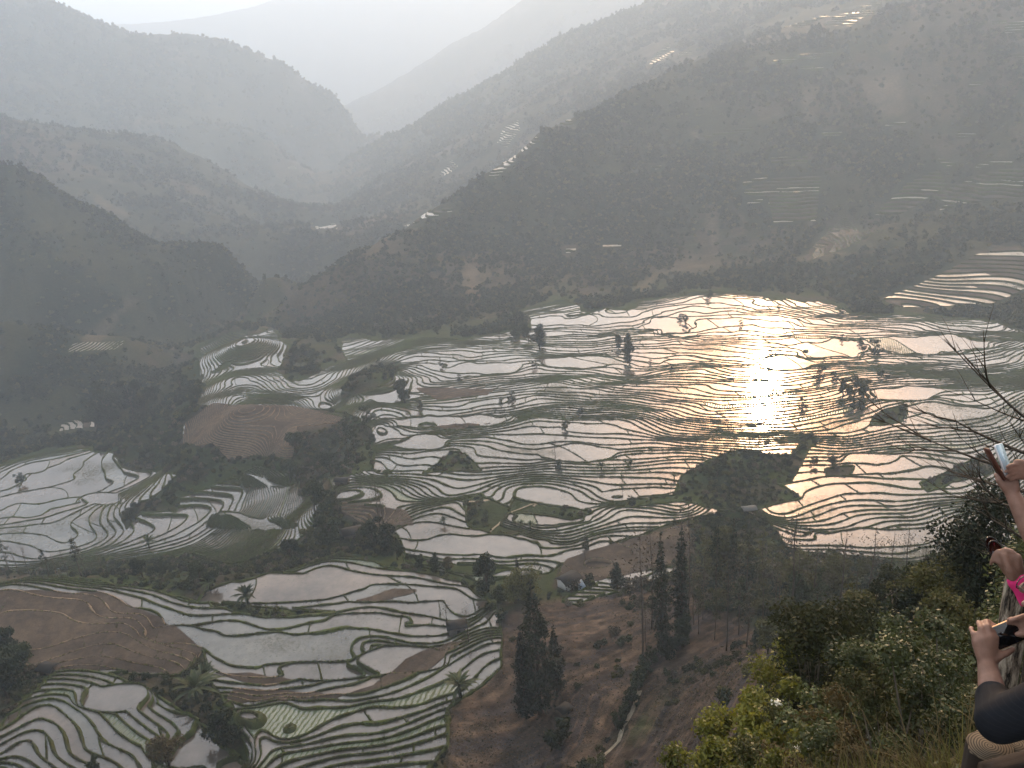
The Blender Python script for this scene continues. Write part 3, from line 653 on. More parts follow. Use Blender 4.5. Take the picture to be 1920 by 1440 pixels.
o2 = mesh_obj('hill_terrace_ground', np.vstack(HB), np.vstack(HBF), BMt, midx=np.concatenate(HBM)); tag(o2, kind='structure')

# ---------------------------------------------------------------- plant geometry
def leafcloud(n, blobs, size, aspect=.5, rs=nrg, shell=.55, flat=.3):
    """n leaf-sized rhombs spread through a set of ellipsoidal masses (x,y,z,rx,ry,rz)"""
    B = np.array(blobs, float); vol = np.prod(B[:, 3:], 1) ** (2 / 3); k = rs.choice(len(B), n, p=vol / vol.sum())
    d = rs.normal(size=(n, 3)); d /= np.linalg.norm(d, axis=1)[:, None]
    r = (shell + (1 - shell) * rs.rand(n)) * rs.uniform(.75, 1.08, n)
    c = B[k, :3] + d * r[:, None] * B[k, 3:]
    nrm = rs.normal(size=(n, 3)) + d * .7 + np.array([0, 0, flat]); nrm /= np.linalg.norm(nrm, axis=1)[:, None]
    t = np.cross(nrm, rs.normal(size=(n, 3))); t /= np.linalg.norm(t, axis=1)[:, None]; b = np.cross(nrm, t)
    s = size * rs.uniform(.6, 1.35, n)[:, None]
    V = np.stack([c - t * s, c + b * s * aspect, c + t * s, c - b * s * aspect], 1).reshape(-1, 3)
    F = np.arange(n * 4).reshape(-1, 4)
    return V, F
class MB:
    def __init__(s): s.V = []; s.F = []; s.n = 0
    def add(s, V, F):
        V = np.asarray(V, float).reshape(-1, 3); F = [list(f) for f in (F.tolist() if isinstance(F, np.ndarray) else F)]
        s.V.append(V); s.F += [[i + s.n for i in f] for f in F]; s.n += len(V)
    def tube(s, pts, rad, k=6, cap=True):
        P = [Vector(p) for p in pts]; n = len(P)
        if isinstance(rad, (int, float)): rad = [rad] * n
        rings = []; up = Vector((0, 0, 1))
        for i in range(n):
            t = (P[min(i + 1, n - 1)] - P[max(i - 1, 0)]).normalized()
            a = t.cross(Vector((.31, .95, .07)) if abs(t.z) > .9 else up).normalized(); b = t.cross(a)
            rings.append([P[i] + (a * math.cos(2 * math.pi * j / k) + b * math.sin(2 * math.pi * j / k)) * rad[i] for j in range(k)])
        V = [v for r in rings for v in r]; F = [(i * k + j, i * k + (j + 1) % k, (i + 1) * k + (j + 1) % k, (i + 1) * k + j) for i in range(n - 1) for j in range(k)]
        if cap: F += [tuple(range(k))[::-1], tuple(range((n - 1) * k, n * k))]
        s.add([tuple(v) for v in V], F)
    def box(s, c, d, rz=0, tilt=None):
        v = [Vector((x * d[0] / 2, y * d[1] / 2, z * d[2] / 2)) for z in (-1, 1) for y in (-1, 1) for x in (-1, 1)]
        M = Matrix.Rotation(rz, 3, 'Z')
        if tilt: M = M @ Matrix.Rotation(tilt[0], 3, 'X') @ Matrix.Rotation(tilt[1], 3, 'Y')
        s.add([tuple(M @ q + Vector(c)) for q in v], [(0, 2, 3, 1), (4, 5, 7, 6), (0, 1, 5, 4), (2, 6, 7, 3), (0, 4, 6, 2), (1, 3, 7, 5)])
    def build(s, name, m, parent=None, smooth=False): return mesh_obj(name, np.vstack(s.V), s.F, m, parent, smooth)

m_bark = mat('bark', [(.3, (.034, .028, .022)), (.7, (.10, .083, .066))], rough=1, spec=.05, scale=3, stretch=(1, 1, .2), bump=.5)
m_palebark = mat('pale_bark', [(.3, (.06, .05, .04)), (.7, (.15, .13, .10))], rough=1, spec=.05, scale=4, stretch=(1, 1, .2))
def leafm(name, a, b, trans=.25, rough=.7, spec=.15, scale=.8): return mat(name, [(.3, a), (.72, b)], rough=rough, spec=spec, scale=scale, rnd=.35, trans=trans, detail=3)
m_dark = leafm('dark_foliage', (.010, .016, .008), (.034, .045, .020)); m_olive = leafm('olive_foliage', (.024, .028, .011), (.080, .080, .030), trans=.3)
m_con = leafm('conifer_foliage', (.008, .012, .008), (.024, .030, .017), trans=.15); m_bamb = leafm('bamboo_foliage', (.035, .040, .012), (.10, .10, .030))
m_yg = leafm('yellow_green_leaves', (.065, .075, .012), (.21, .21, .035), trans=.45, rough=.5, spec=.3, scale=1.5)
m_gloss = leafm('glossy_leaves', (.022, .030, .010), (.085, .100, .034), trans=.3, rough=.5, spec=.3, scale=1.5)
m_brn = leafm('withered_leaves', (.042, .032, .014), (.11, .085, .035), trans=.3, scale=1.5); m_ban = leafm('banana_leaves', (.020, .028, .012), (.055, .068, .030), trans=.2)
m_twig = leafm('dry_twigs', (.040, .034, .024), (.095, .080, .058), trans=0)
m_flower = mat('cream_flowers', (.55, .52, .42), rough=.8, scale=6); m_grassb = leafm('grass_blades', (.05, .06, .015), (.17, .15, .05), trans=.35, scale=2)

def bare_mesh(h, seed, n1=14, spread=.28, r0=None, start=.3, sub=3, thin=1.0):
    r = random.Random(seed); mb = MB(); r0 = r0 or h * .011
    pts = [(0, 0, 0)]; x = y = 0
    for i in range(1, 9):
        x += r.uniform(-.008, .008) * h; y += r.uniform(-.008, .008) * h; pts.append((x, y, h * i / 8))
    mb.tube(pts, [r0 * (1 - .9 * i / 8) for i in range(9)], 5)
    for k in range(n1):
        f = start + (1 - start) * (k + r.random()) / n1; j = min(7, int(f * 8)); q = f * 8 - j
        b = Vector(pts[j]).lerp(Vector(pts[j + 1]), q); a = r.uniform(0, 6.28); ln = h * spread * (1.15 - f) * r.uniform(.7, 1.3)
        d = Vector((math.cos(a), math.sin(a), r.uniform(.5, 1.1))).normalized(); e = b + d * ln * .55; g = e + (d + Vector((r.uniform(-.3, .3), r.uniform(-.3, .3), .4))).normalized() * ln * .5
        rb = r0 * (1 - f * .8) * .38 * thin; mb.tube([b, e, g], [rb, rb * .6, rb * .2], 3)
        for s_ in range(sub):
            o = (b.lerp(e, r.uniform(.4, 1)) if s_ % 2 else e.lerp(g, r.random())); dd = (d + Vector((r.uniform(-1, 1), r.uniform(-1, 1), r.uniform(-.2, .8)))).normalized()
            mb.tube([o, o + dd * ln * r.uniform(.2, .42)], [rb * .35, rb * .12], 3)
    return mb
def make_bare(h, seed, **kw):
    t = thing('bare_tree', 'x', 'tree'); bare_mesh(h, seed, **kw).build('trunk', m_bark, t)
    V, F = leafcloud(220, [(0, 0, h * .7, h * .17, h * .17, h * .3)], h * .012, .35, np.random.RandomState(seed), shell=.2)
    mesh_obj('crown', V, F, m_twig, t); return t
def make_conifer(h, seed, w=.13, n=3600, m=None):
    r = np.random.RandomState(seed); t = thing('conifer_tree', 'x', 'tree'); mb = MB(); mb.tube([(0, 0, 0), (.01 * h, 0, h * .5), (0, 0, h)], [h * .016, h * .010, h * .002], 6)
    V, F = [], []; k = 0; z = h * .10
    blobs = []
    while z < h * .985:
        f = z / h; rad = h * w * min(1, (1 - f) * 2.0 + .06) * r.uniform(.65, 1.1); nb = 5 if f < .9 else 3; a0 = r.rand() * 6.28
        for j in range(nb):
            a = a0 + j * 6.283 / nb + r.uniform(-.3, .3); rr = rad * r.uniform(.6, 1.1)
            blobs.append((math.cos(a) * rr * .6, math.sin(a) * rr * .6, z - rr * .22, rr * .5, rr * .5, h * .022))
            if f < .7: mb.tube([(0, 0, z), (math.cos(a) * rr, math.sin(a) * rr, z - rr * .3)], [h * .003, h * .001], 3)
        z += h * r.uniform(.028, .045)
    mb.build('trunk', m_bark, t)
    V, F = leafcloud(n, blobs, h * .015, .35, r, shell=.2); mesh_obj('crown', V, F, m or m_con, t); return t
def make_broad(h, seed, m, n=2200, w=.42, nb=11, leaf=.03, low=.25, name='bushy_tree', cat='tree'):
    r = np.random.RandomState(seed); t = thing(name, 'x', cat); mb = MB(); mb.tube([(0, 0, -.3), (.02 * h, .01 * h, h * .4), (0, 0, h * .75)], [h * .03, h * .018, h * .006], 6)
    blobs = []
    for i in range(nb):
        a = r.rand() * 6.28; q = r.rand() ** .6; z = h * (low + (1 - low) * .92 * r.rand()); lim = math.sqrt(max(.05, 1 - ((z / h - .5) / .62) ** 2)); rr = h * w * .62 * q * lim
        s = h * r.uniform(.12, .22); c = (math.cos(a) * rr, math.sin(a) * rr, min(z, h - s * .6)); blobs.append((*c, s, s, s * .8)); mb.tube([(0, 0, h * .3), tuple(np.array(c) * [.6, .6, .85]), c], [h * .008, h * .005, h * .002], 4)
    mb.build('trunk' if cat == 'tree' else 'stem', m_bark, t)
    V, F = leafcloud(n, blobs, h * leaf, .55, r, shell=.5); mesh_obj('crown' if cat == 'tree' else 'foliage', V, F, m, t); return t
def make_slender(h, seed, m, n=560):
    """tall thin tree with a light airy crown in its upper half"""
    r = np.random.RandomState(seed); t = thing('slender_tree', 'x', 'tree'); bare_mesh(h, seed, n1=12, spread=.2, start=.42, sub=2).build('trunk', m_bark, t)
    blobs = []
    for i in range(12):
        f = .42 + .55 * i / 12; a = r.rand() * 6.28; rr = h * .12 * (1.25 - f) * r.rand() * 1.5; s = h * r.uniform(.04, .075); blobs.append((math.cos(a) * rr, math.sin(a) * rr, h * f, s, s, s * .8))
    V, F = leafcloud(n, blobs, h * .014, .45, r, shell=.3); mesh_obj('crown', V, F, m, t); return t
def make_banana(h, seed):
    r = random.Random(seed); t = thing('banana_plant', 'x', 'plant'); mb = MB(); mb.tube([(0, 0, -.2), (.03, 0, h * .45)], [h * .06, h * .035], 8); mb.build('stem', m_ban, t)
    lb = MB()
    for k in range(26):
        a = k * 2.4 + r.uniform(-.3, .3); el = r.uniform(.2, 1.4); ln = h * r.uniform(.55, .85); wd = h * .055; P = []; o = Vector((0, 0, h * .42)); d = Vector((math.cos(a) * math.cos(el), math.sin(a) * math.cos(el), math.sin(el))); sd = Vector((-math.sin(a), math.cos(a), 0))
        nS = 8; L_ = []
        for i in range(nS + 1):
            f = i / nS; c = o + d * ln * f; c.z -= ln * .42 * f * f; wv = wd * math.sin(math.pi * min(1, .12 + f * .9)) * (1 if i < nS else .1)
            L_.append((c + sd * wv + Vector((0, 0, wv * .35)), c, c - sd * wv + Vector((0, 0, wv * .35))))
        V = [tuple(p) for row in L_ for p in row]; F = [(3 * i + j, 3 * i + 3 + j, 3 * i + 4 + j, 3 * i + 1 + j) for i in range(nS) for j in (0, 1)]
        lb.add(V, F)
    lb.build('leaves', m_ban, t); return t

# ---------------------------------------------------------------- far woods: countless crowns spread over the hills (one mass)
PROTO = bpy.data.collections.new('plant_sources')
def proto(V, F, m, name):
    o = mesh_obj(name, V, F, m); COL.objects.unlink(o); return o
def scatter(name, P, scl, protos, kind='stuff', squash=None):
    c = bpy.data.collections.new(name + '_kinds')
    for o in protos: c.objects.link(o)
    me = bpy.data.meshes.new(name); me.vertices.add(len(P)); me.vertices.foreach_set('co', np.asarray(P, np.float32).ravel())
    for an, arr, ty in (('scl', scl, 'FLOAT'), ('rot', nrg.uniform(0, 6.28, len(P)), 'FLOAT'), ('pick', nrg.randint(0, len(protos), len(P)), 'INT')):
        at = me.attributes.new(an, ty, 'POINT'); at.data.foreach_set('value', np.asarray(arr, np.int32 if ty == 'INT' else np.float32))
    o = bpy.data.objects.new(name, me); COL.objects.link(o); tag(o, kind=kind)
    g = bpy.data.node_groups.new(name, 'GeometryNodeTree'); g.interface.new_socket('Geometry', in_out='INPUT', socket_type='NodeSocketGeometry'); g.interface.new_socket('Geometry', in_out='OUTPUT', socket_type='NodeSocketGeometry')
    N = g.nodes; L = g.links; gi = N.new('NodeGroupInput'); go = N.new('NodeGroupOutput'); ip = N.new('GeometryNodeInstanceOnPoints'); ci = N.new('GeometryNodeCollectionInfo')
    ci.inputs['Collection'].default_value = c; ci.inputs['Separate Children'].default_value = True; ci.inputs['Reset Children'].default_value = True
    def na(an, ty): q = N.new('GeometryNodeInputNamedAttribute'); q.data_type = ty; q.inputs['Name'].default_value = an; return q.outputs['Attribute']
    cx = N.new('ShaderNodeCombineXYZ'); L.new(na('rot', 'FLOAT'), cx.inputs['Z']); L.new(gi.outputs[0], ip.inputs['Points']); L.new(ci.outputs[0], ip.inputs['Instance'])
    ip.inputs['Pick Instance'].default_value = True; L.new(na('pick', 'INT'), ip.inputs['Instance Index']); L.new(cx.outputs[0], ip.inputs['Rotation']); L.new(na('scl', 'FLOAT'), ip.inputs['Scale']); L.new(ip.outputs[0], go.inputs[0])
    md = o.modifiers.new('scatter', 'NODES'); md.node_group = g; return o
def lump(seed, n, leaf, m, tall=1.0):
    r = np.random.RandomState(seed); b = [(r.uniform(-.45, .45), r.uniform(-.45, .45), r.uniform(.35, .9) * tall, .42, .42, .38 * tall) for _ in range(5)]
    return leafcloud(n, b, leaf, .7, r, shell=.6)
far_p = [proto(*lump(s, 110, .20, None, t_), mm, 'far_crown') for s, mm, t_ in ((1, m_dark, 1), (2, m_olive, 1), (3, m_dark, 1.5), (4, m_con, 1.2), (5, m_olive, .8), (6, m_dark, .9))]
mid_p = [proto(*lump(s, 420, .10, None, t_), mm, 'mid_crown') for s, mm, t_ in ((11, m_dark, 1), (12, m_olive, 1), (13, m_dark, 1.3), (14, m_olive, .8), (15, m_twig, 1.1), (16, m_con, 1.4))]
def sample(n, d0, d1, a0=-43, a1=37, lg=True):
    A = R(1) * nrg.uniform(a0, a1, n); D = np.exp(nrg.uniform(math.log(d0), math.log(d1), n)) if lg else nrg.uniform(d0, d1, n)
    return np.sin(A) * D, np.cos(A) * D, D
def fields(X, Y): return hgt(X, Y), hgt(X, Y, SP), hgt(X, Y, sdm), hgt(X, Y, brn), hgt(X, Y, sp)
X, Y, D = sample(230000, 430, 3400)
z, s_, ms_, b_, _ = fields(X, Y); den = .42 + 1.0 * fbm(X / 45, Y / 45, 91, 4) + .6 * fbm(X / 200, Y / 200, 99, 2)
ok = (s_ > 6) & (ms_ > 9) & ((hgt(X, Y, scar) > 2) | (nrg.rand(len(X)) < .3)) & (b_ > 4) & (nrg.rand(len(X)) < np.clip(den, .05, 1))
X, Y, D, z = X[ok], Y[ok], D[ok], z[ok]
print('far crowns', len(X))
scatter('distant_woodland', np.stack([X, Y, z - .4], -1), (1.1 + D * .0021) * nrg.uniform(.5, 1.35, len(X)), far_p)
# scrub on banks and between the flooded steps
X, Y, D = sample(105000, 52, 430); z, s_, ms_, b_, p_ = fields(X, Y)
den = .30 + .9 * fbm(X / 22, Y / 22, 191, 3) + .35 * sstep(150, 400, D)
ok = (s_ > 1.5) & (b_ > 3) & (nrg.rand(len(X)) < np.clip(np.where((p_ < 0) | ((D < 85) & (X > -12)), den - .42, den), .0, 1))
X, Y, D, z = X[ok], Y[ok], D[ok], z[ok]
print('scrub', len(X))
scatter('bank_scrub', np.stack([X, Y, z - .2], -1), (.35 + D * .0028) * nrg.uniform(.4, 1.5, len(X)) , mid_p)

lit = [proto(*leafcloud(26, [(0, 0, .12, .5, .5, .14)], .16, .5, np.random.RandomState(31), shell=.2, flat=1), m_twig, 'dry_clump'), proto(*leafcloud(30, [(0, 0, .12, .45, .45, .16)], .15, .5, np.random.RandomState(32), shell=.2, flat=1), m_brn, 'dry_clump'), proto(*leafcloud(30, [(0, 0, .15, .4, .4, .2)], .14, .5, np.random.RandomState(33), shell=.2), m_dark, 'weed_clump'), proto(*leafcloud(20, [(0, 0, .1, .5, .5, .1)], .2, .6, np.random.RandomState(34), shell=.1, flat=2), m_bark, 'soil_clods')]
X, Y, D = sample(190000, 70, 420); z, s_, ms_, b_, p_ = fields(X, Y)
ok = ((p_ < 4) | (b_ < 2)) & (nrg.rand(len(X)) < np.clip(.32 + 1.0 * fbm(X / 12, Y / 12, 221, 4), 0, 1))
zb = np.where((s_ < 0), z + 1.9, z)
X, Y, D, z = X[ok], Y[ok], D[ok], z[ok]; s_ = s_[ok]; q = s_ > 3
print('litter', q.sum()); scatter('soil_litter', np.stack([X[q], Y[q], z[q]], -1), (.20 + D[q] * .0015) * nrg.uniform(.4, 1.5, q.sum()), lit)

# ---------------------------------------------------------------- trees and plants one can tell apart
def size_at(p, hpx):
    """real height of something upright that is hpx tall in the photograph"""
    d = p.length; dep = math.asin(-p.z / d); return hpx * float(p.x * _f[0] + p.y * _f[1] + p.z * _f[2]) / FPX / math.cos(dep) * 1.0
PROT = {}
_m = bpy.data.objects['terrace_ground'].data; _c = np.empty(len(_m.vertices) * 3, np.float32); _m.vertices.foreach_get('co', _c); BT = _c.reshape(-1, 3)[1::8]
def source(kind):
    """one full tree of each kind and build, 10 m tall, moved to its first place and copied from then on"""
    H = 10.0
    B = {'conifer': lambda s: make_conifer(H, s, .13, 3600), 'conifer_thin': lambda s: make_conifer(H, s, .085, 2000), 'conifer_wide': lambda s: make_conifer(H, s, .155, 3600),
         'bare': lambda s: make_bare(H, s), 'bare_thin': lambda s: make_bare(H, s, n1=9, spread=.14, r0=.075, start=.45, sub=2), 'bare_wide': lambda s: make_bare(H, s, n1=16, spread=.42, r0=.14, start=.2, sub=5),
         'slender': lambda s: make_slender(H, s, m_olive), 'slender_dark': lambda s: make_slender(H, s, m_dark, 800),
         'bushy': lambda s: make_broad(H, s, m_dark, 2600), 'bushy_olive': lambda s: make_broad(H, s, m_olive, 2400), 'bushy_tall': lambda s: make_broad(H, s, m_dark, 2600, w=.26, low=.15),
         'bamboo': lambda s: make_broad(H, s, m_bamb, 3200, w=.34, nb=18, leaf=.022, low=.2, name='bamboo_clump'), 'shrub': lambda s: make_broad(H, s, m_dark, 900, w=.75, nb=9, leaf=.05, low=.12, name='round_shrub', cat='shrub'),
         'shrub_brown': lambda s: make_broad(H, s, m_brn, 2200, w=.5, nb=12, leaf=.026, low=.1, name='brown_shrub', cat='shrub'), 'banana': lambda s: make_banana(H, s), 'shrub_tree': lambda s: make_broad(H, s, m_dark, 1100, w=.72, nb=12, leaf=.045, low=.10)}
    return B[kind]
def place(kind, px, py, hpx, label=None, group=None, var=2, pos=None, sz=None):
    if kind == 'bushy' and hpx < 34 and py > 545: kind = 'shrub_tree'
    p = pos if pos is not None else hit(px, py)
    if p is None: return None
    if py > 550 and kind[:5] != 'conif' and float(hgt(p.x, p.y, SP)[0]) < 0 and len(BT):      # trees among the ponds root on the nearest bund
        d2 = (BT[:, 0] - p.x) ** 2 + (BT[:, 1] - p.y) ** 2; k_ = int(d2.argmin())
        if d2[k_] < 150: p = Vector([float(c) for c in BT[k_]]) - Vector((0, 0, .15))
    h = size_at(p, hpx) * (.82 if 545 < py < 830 and px > 700 else 1); v = rng.randrange(var); key = (kind, v)
    if key not in PROT:
        PROT[key] = source(kind)(100 + v * 7 + len(PROT)); o = PROT[key]; o.location = p; s = h / 10; o.scale = (s, s, s); o.rotation_euler = (0, 0, rng.uniform(0, 6.28)); 
        if label: o['label'] = label
        if group: o['group'] = group
        return o
    return dup(PROT[key], p, rng.uniform(0, 6.28), h / 10, label, group)
T = [
 # spur below the view point
 ('conifer_wide', 1013, 1340, 222, 'tallest dark conifer on the brown slope, beside the dark lean-to'), ('conifer', 988, 1348, 155, 'dark conifer standing close to the left of the tallest conifer on the brown slope'),
 ('conifer', 1045, 1300, 120, 'short dark conifer half hidden behind the tallest conifer, right side'), ('shrub', 1040, 1400, 55, 'grey-green round shrub below the tallest conifer on the brown slope'),
 ('bare_thin', 1203, 1248, 222, 'tall bare trunk rising from the lower end of the hedge on the brown slope'), ('bare_thin', 1222, 1180, 190, 'leafless thin tree just behind the tall bare trunk on the slope'), ('bare_thin', 1212, 1235, 110, 'short broken bare trunk beside the tall bare trunk on the slope'),
 ('conifer_thin', 1240, 1210, 195, 'dark slim conifer right of the two bare trunks on the slope'), ('conifer_thin', 1277, 1200, 205, 'very slim dark conifer, second to the right of the bare trunks'), ('bare_thin', 1290, 1145, 190, 'thin leafless pole of a tree crossing the pale pond strip'),
 ('bushy_tall', 1158, 1104, 45, 'dark bushy tree at the end of the green seedling strip right of the shed'), ('bushy', 1105, 1100, 22, 'small round tree beside the white-walled shed'),
 ('conifer', 975, 1125, 80, 'pointed dark tree among the clump left of the white-walled shed'), ('bamboo', 965, 1132, 62, 'olive bamboo clump by the pond corner left of the shed'), ('bamboo', 995, 1125, 58, 'olive bamboo clump nearest the shed'), ('bushy_tall', 915, 1110, 68, 'dark rounded tree left of the bamboo clumps'), ('bushy', 935, 1130, 40, 'low dark tree at the foot of the bamboo clumps'),
 ('bushy_tall', 788, 1068, 30, 'small dark round tree on the pond bank, left of a similar one'), ('bushy_tall', 818, 1073, 36, 'small dark round tree on the pond bank, right of a similar one'), ('shrub_brown', 842, 1068, 24, 'rusty brown leafless bush beside two dark round trees'),
 ('bare', 840, 1190, 66, 'pale leafless tree at the left side of the grey field hut'), ('bare_wide', 877, 1208, 70, 'spreading leafless tree on the bund right of the grey field hut'), ('shrub', 938, 1165, 22, 'small dark bush at the right end of the wide ponds'), ('shrub', 922, 1150, 16, 'tiny dark bush at the pond tip'),
 # left foreground
 ('bushy', 20, 1215, 60, 'dark tree at the left edge above the green terraces'), ('bushy', 50, 1265, 75, 'broad dark tree beside the small hut at the left'), ('bushy', 15, 1310, 90, 'dark leafy tree at the left edge beside the curved terraces'), ('bushy_olive', 35, 1255, 40, 'mid green tree in front of the dark trees at the left edge'),
 ('bushy', 418, 1395, 75, 'dark matted thicket between the dome terraces and the lower ponds'), ('shrub_brown', 322, 1440, 62, 'brown leafy bush at the lower edge between ponds'), ('shrub', 195, 1440, 30, 'low green bush at the bottom edge left of the brown bush'),
 ('bushy', 268, 1082, 42, 'dark pointed tree behind the long curved ponds'), ('bushy_tall', 311, 1075, 32, 'thin dark tree right of the pointed one behind the curved ponds'), ('bushy', 378, 1092, 45, 'broad dark tree behind the banana plant'), ('bushy', 400, 1098, 34, 'dark tree touching the broad one behind the banana plant'),
 ('bushy', 545, 1048, 40, 'dark tree above the top ponds on the bank'), ('bushy', 620, 1020, 70, 'large dark tree left of the thatched hut'), ('bushy_olive', 585, 1035, 45, 'olive tree left of the large dark tree by the thatched hut'), ('bushy', 725, 1030, 60, 'dark tree right of the thatched hut'), ('bushy_tall', 700, 1025, 50, 'narrow dark tree directly right of the thatched hut'), ('bushy_olive', 680, 1020, 32, 'small green tree behind the thatched hut'), ('bushy', 745, 1050, 35, 'low dark tree at the left end of the big pond'),
 ('bare', 715, 1000, 110, 'tall leafless tree on the brown terraces, left of a twin'), ('bare', 722, 1000, 90, 'leafless tree right of its taller twin on the brown terraces'), ('bare', 640, 990, 90, 'leafless tree at the wood above the thatched hut'), ('bare', 1042, 880, 62, 'lone leafless tree on the mound in the middle of the ponds'), ('bare_thin', 1078, 1045, 55, 'bare sapling beside the bunched bunds'),
 ('bushy', 1050, 880, 16, 'round bush on the mound below the lone leafless tree'), ('bushy', 555, 850, 45, 'dark tree right of the brown knoll'), ('bushy', 620, 880, 40, 'dark tree on the wooded bank above the curved terraces'), ('bushy', 545, 905, 45, 'dark leafy tree at the right end of the middle left ponds'), ('bushy', 590, 960, 60, 'dark tree on the wooded bank between left and middle ponds'), ('bushy', 690, 790, 30, 'dark bush at the left end of the wide white ponds'),
 ('slender_dark', 655, 860, 70, 'thin tree on the brown terraced bank, left one'), ('slender_dark', 670, 870, 75, 'thin tree on the brown terraced bank, middle one'), ('slender_dark', 700, 880, 60, 'thin tree on the brown terraced bank, right one'), ('bushy', 60, 905, 22, 'dark tree alone among the lower left ponds'),
 ('bushy', 205, 790, 75, 'big dark tree on the hill spur over the far left ponds'), ('bushy', 250, 775, 65, 'big dark tree second from left on the hill spur'), ('bushy', 180, 800, 55, 'dark tree at the left foot of the hill spur'), ('bushy', 290, 760, 45, 'dark tree third from left on the hill spur'), ('bushy', 340, 735, 40, 'dark tree between the hill spur and the white tongue of ponds'), ('bushy', 375, 745, 30, 'dark tree at the tip of the white tongue of ponds'),
 # middle and far ponds
 ('bushy_olive', 1600, 756, 60, 'largest dark thicket among the orange ponds'), ('bushy_olive', 1622, 750, 46, 'dark thicket right part of the largest clump'), ('bushy_olive', 1580, 744, 44, 'dark thicket left part of the largest clump'), ('bushy', 1605, 770, 22, 'dark thicket lower part of the largest clump'), ('bushy', 1540, 714, 30, 'dark tree up left of the largest clump'), ('bushy', 1560, 713, 18, 'small tree between the two dark clumps'), ('bushy', 1650, 708, 22, 'dark tree up right of the largest clump'), ('bushy', 1665, 712, 14, 'tiny tree right of the largest clump'),
 ('bushy', 1640, 664, 33.9, 'dark round tree between the two far broad ponds'), ('bushy', 1622, 660, 20, 'dark tree joined to the left of the round one between broad ponds'), ('bushy', 1590, 650, 14, 'low bush on the dark bank of the far pond'), ('bushy', 1575, 640, 12, 'low bush at the upper end of the dark bank of the far pond'), ('bushy', 1505, 765, 22, 'slanting dark bush right of the sun glint'), ('bushy', 1618, 772, 24, 'dark bush under the largest thicket'), ('bushy', 1695, 788, 12, 'small bush on the bund below the big ponds'),
 ('bushy', 1448, 742, 14, 'dark bush inside the sun glint, lower one'), ('bushy', 1440, 692, 12, 'dark bush inside the sun glint, upper one'), ('bushy', 1262, 695, 12, 'small round tree left of the sun glint'), ('bushy', 1218, 684, 10, 'tiny round tree on the bund left of the glint'), ('bushy', 1285, 606, 20, 'dark tree at the corner of the far pale pond'), ('bushy', 1268, 602, 14, 'dark low tree left of the corner tree at the pale pond'), ('bushy', 1385, 606, 12, 'small dark tree in the far glinting ponds'), ('bushy', 1320, 566, 12, 'tree at the far top edge of the ponds, right one'), ('bushy', 1286, 556, 10, 'tree at the far top edge of the ponds, left one'), ('bushy', 1332, 554, 11, 'tree on the upper rim of the far ponds'), ('bushy', 1575, 592, 16, 'dark tree at the far right rim of the ponds'), ('bushy', 1460, 582, 11, 'small tree over the far glitter'),
 ('bushy_tall', 1185, 680, 48, 'dark narrow tree at the right end of the long pale pond'), ('bushy_tall', 1160, 650, 34, 'dark tree on the gully, left of the narrow one'), ('bushy_tall', 1178, 655, 36, 'dark tree on the gully behind the narrow one'), ('bushy_tall', 1010, 655, 60, 'tall dark tree where wood meets the ponds'), ('bushy', 990, 640, 40, 'dark tree left of the tall tree where wood meets the ponds'), ('bushy', 965, 635, 35, 'dark tree at the end of the wood above the ponds'), ('conifer_thin', 936, 628, 36, 'slim pointed tree at the edge of the far wood'),
 ('bushy', 1000, 690, 16, 'dark bush by the curved bunds, centre of the pale ponds'), ('bushy', 860, 715, 14, 'round bush left in the pale ponds'), ('bushy', 940, 760, 12, 'round bush on the bund by the brown field strip'), ('bushy', 964, 755, 20, 'bush right of the brown field strip'), ('bushy', 1088, 780, 18, 'dark bush at the bund meeting point in the middle ponds'), ('bushy', 1050, 808, 22, 'bush on the green bund, middle ponds'), ('bushy', 740, 740, 40, 'dark tree at the gully, left middle'), ('bushy', 760, 755, 48, 'dark tree in the gully beside the pink pond'), ('bushy', 790, 765, 20, 'small bush right of the gully trees'), ('bushy', 825, 690, 14, 'bush in the dark bund fork'), ('bushy', 715, 690, 22, 'bush on the brown bank'),
 ('bushy', 1410, 885, 10, 'small bush on the green marsh'), ('bushy', 1320, 890, 18, 'dark bush at the left side of the green marsh'), ('bushy', 1345, 895, 22, 'dark tree on the green marsh, middle one'), ('bushy', 1300, 905, 18, 'dark bush below left in the green marsh'), ('bushy', 1500, 826, 16, 'dark bush at the top right of the green marsh'), ('bushy', 1555, 870, 20, 'dark bush right of the green marsh'), ('bushy', 1525, 872, 18, 'bush on the narrow bund right of the marsh'), ('bushy', 1100, 1030, 20, 'dark round tree at the tip of the big pond'), ('bushy', 1180, 940, 10, 'bush at the left end of the low bank'), ('bare_thin', 1180, 930, 36, 'bare reddish sapling on the pond in the middle'), ('bare_thin', 1258, 940, 45, 'bare sapling left of the green marsh'),
 ('banana', 468, 1132, 38, 'banana plant on the bund above the widest pond'), ('banana', 862, 1308, 50, 'banana plant at the edge of the lower ponds by the brown slope'), ('banana', 372, 1318, 62, 'large banana clump in the brown gully left of the ponds'), ('banana', 388, 1288, 46, 'banana plant behind the large clump in the gully'), ('banana', 395, 1110, 30, 'small banana plant in the scrub at the left'), ('banana', 1128, 885, 18, 'banana plant on the mid bank, left one'), ('banana', 1182, 875, 15, 'banana plant on the mid bank, right one'), ('banana', 975, 992, 16, 'banana plant on the bund over the big pond, left of a pair'), ('banana', 994, 994, 16, 'banana plant on the bund over the big pond, right of a pair'), ('banana', 825, 993, 16, 'banana plant in the little ponds above the big pond'), ('banana', 280, 1030, 26, 'banana plant left of the striped green plots'), ('banana', 1220, 945, 16, 'banana plant on the low bank near the marsh'), ('banana', 1265, 900, 16, 'banana plant at the marsh edge'),
]
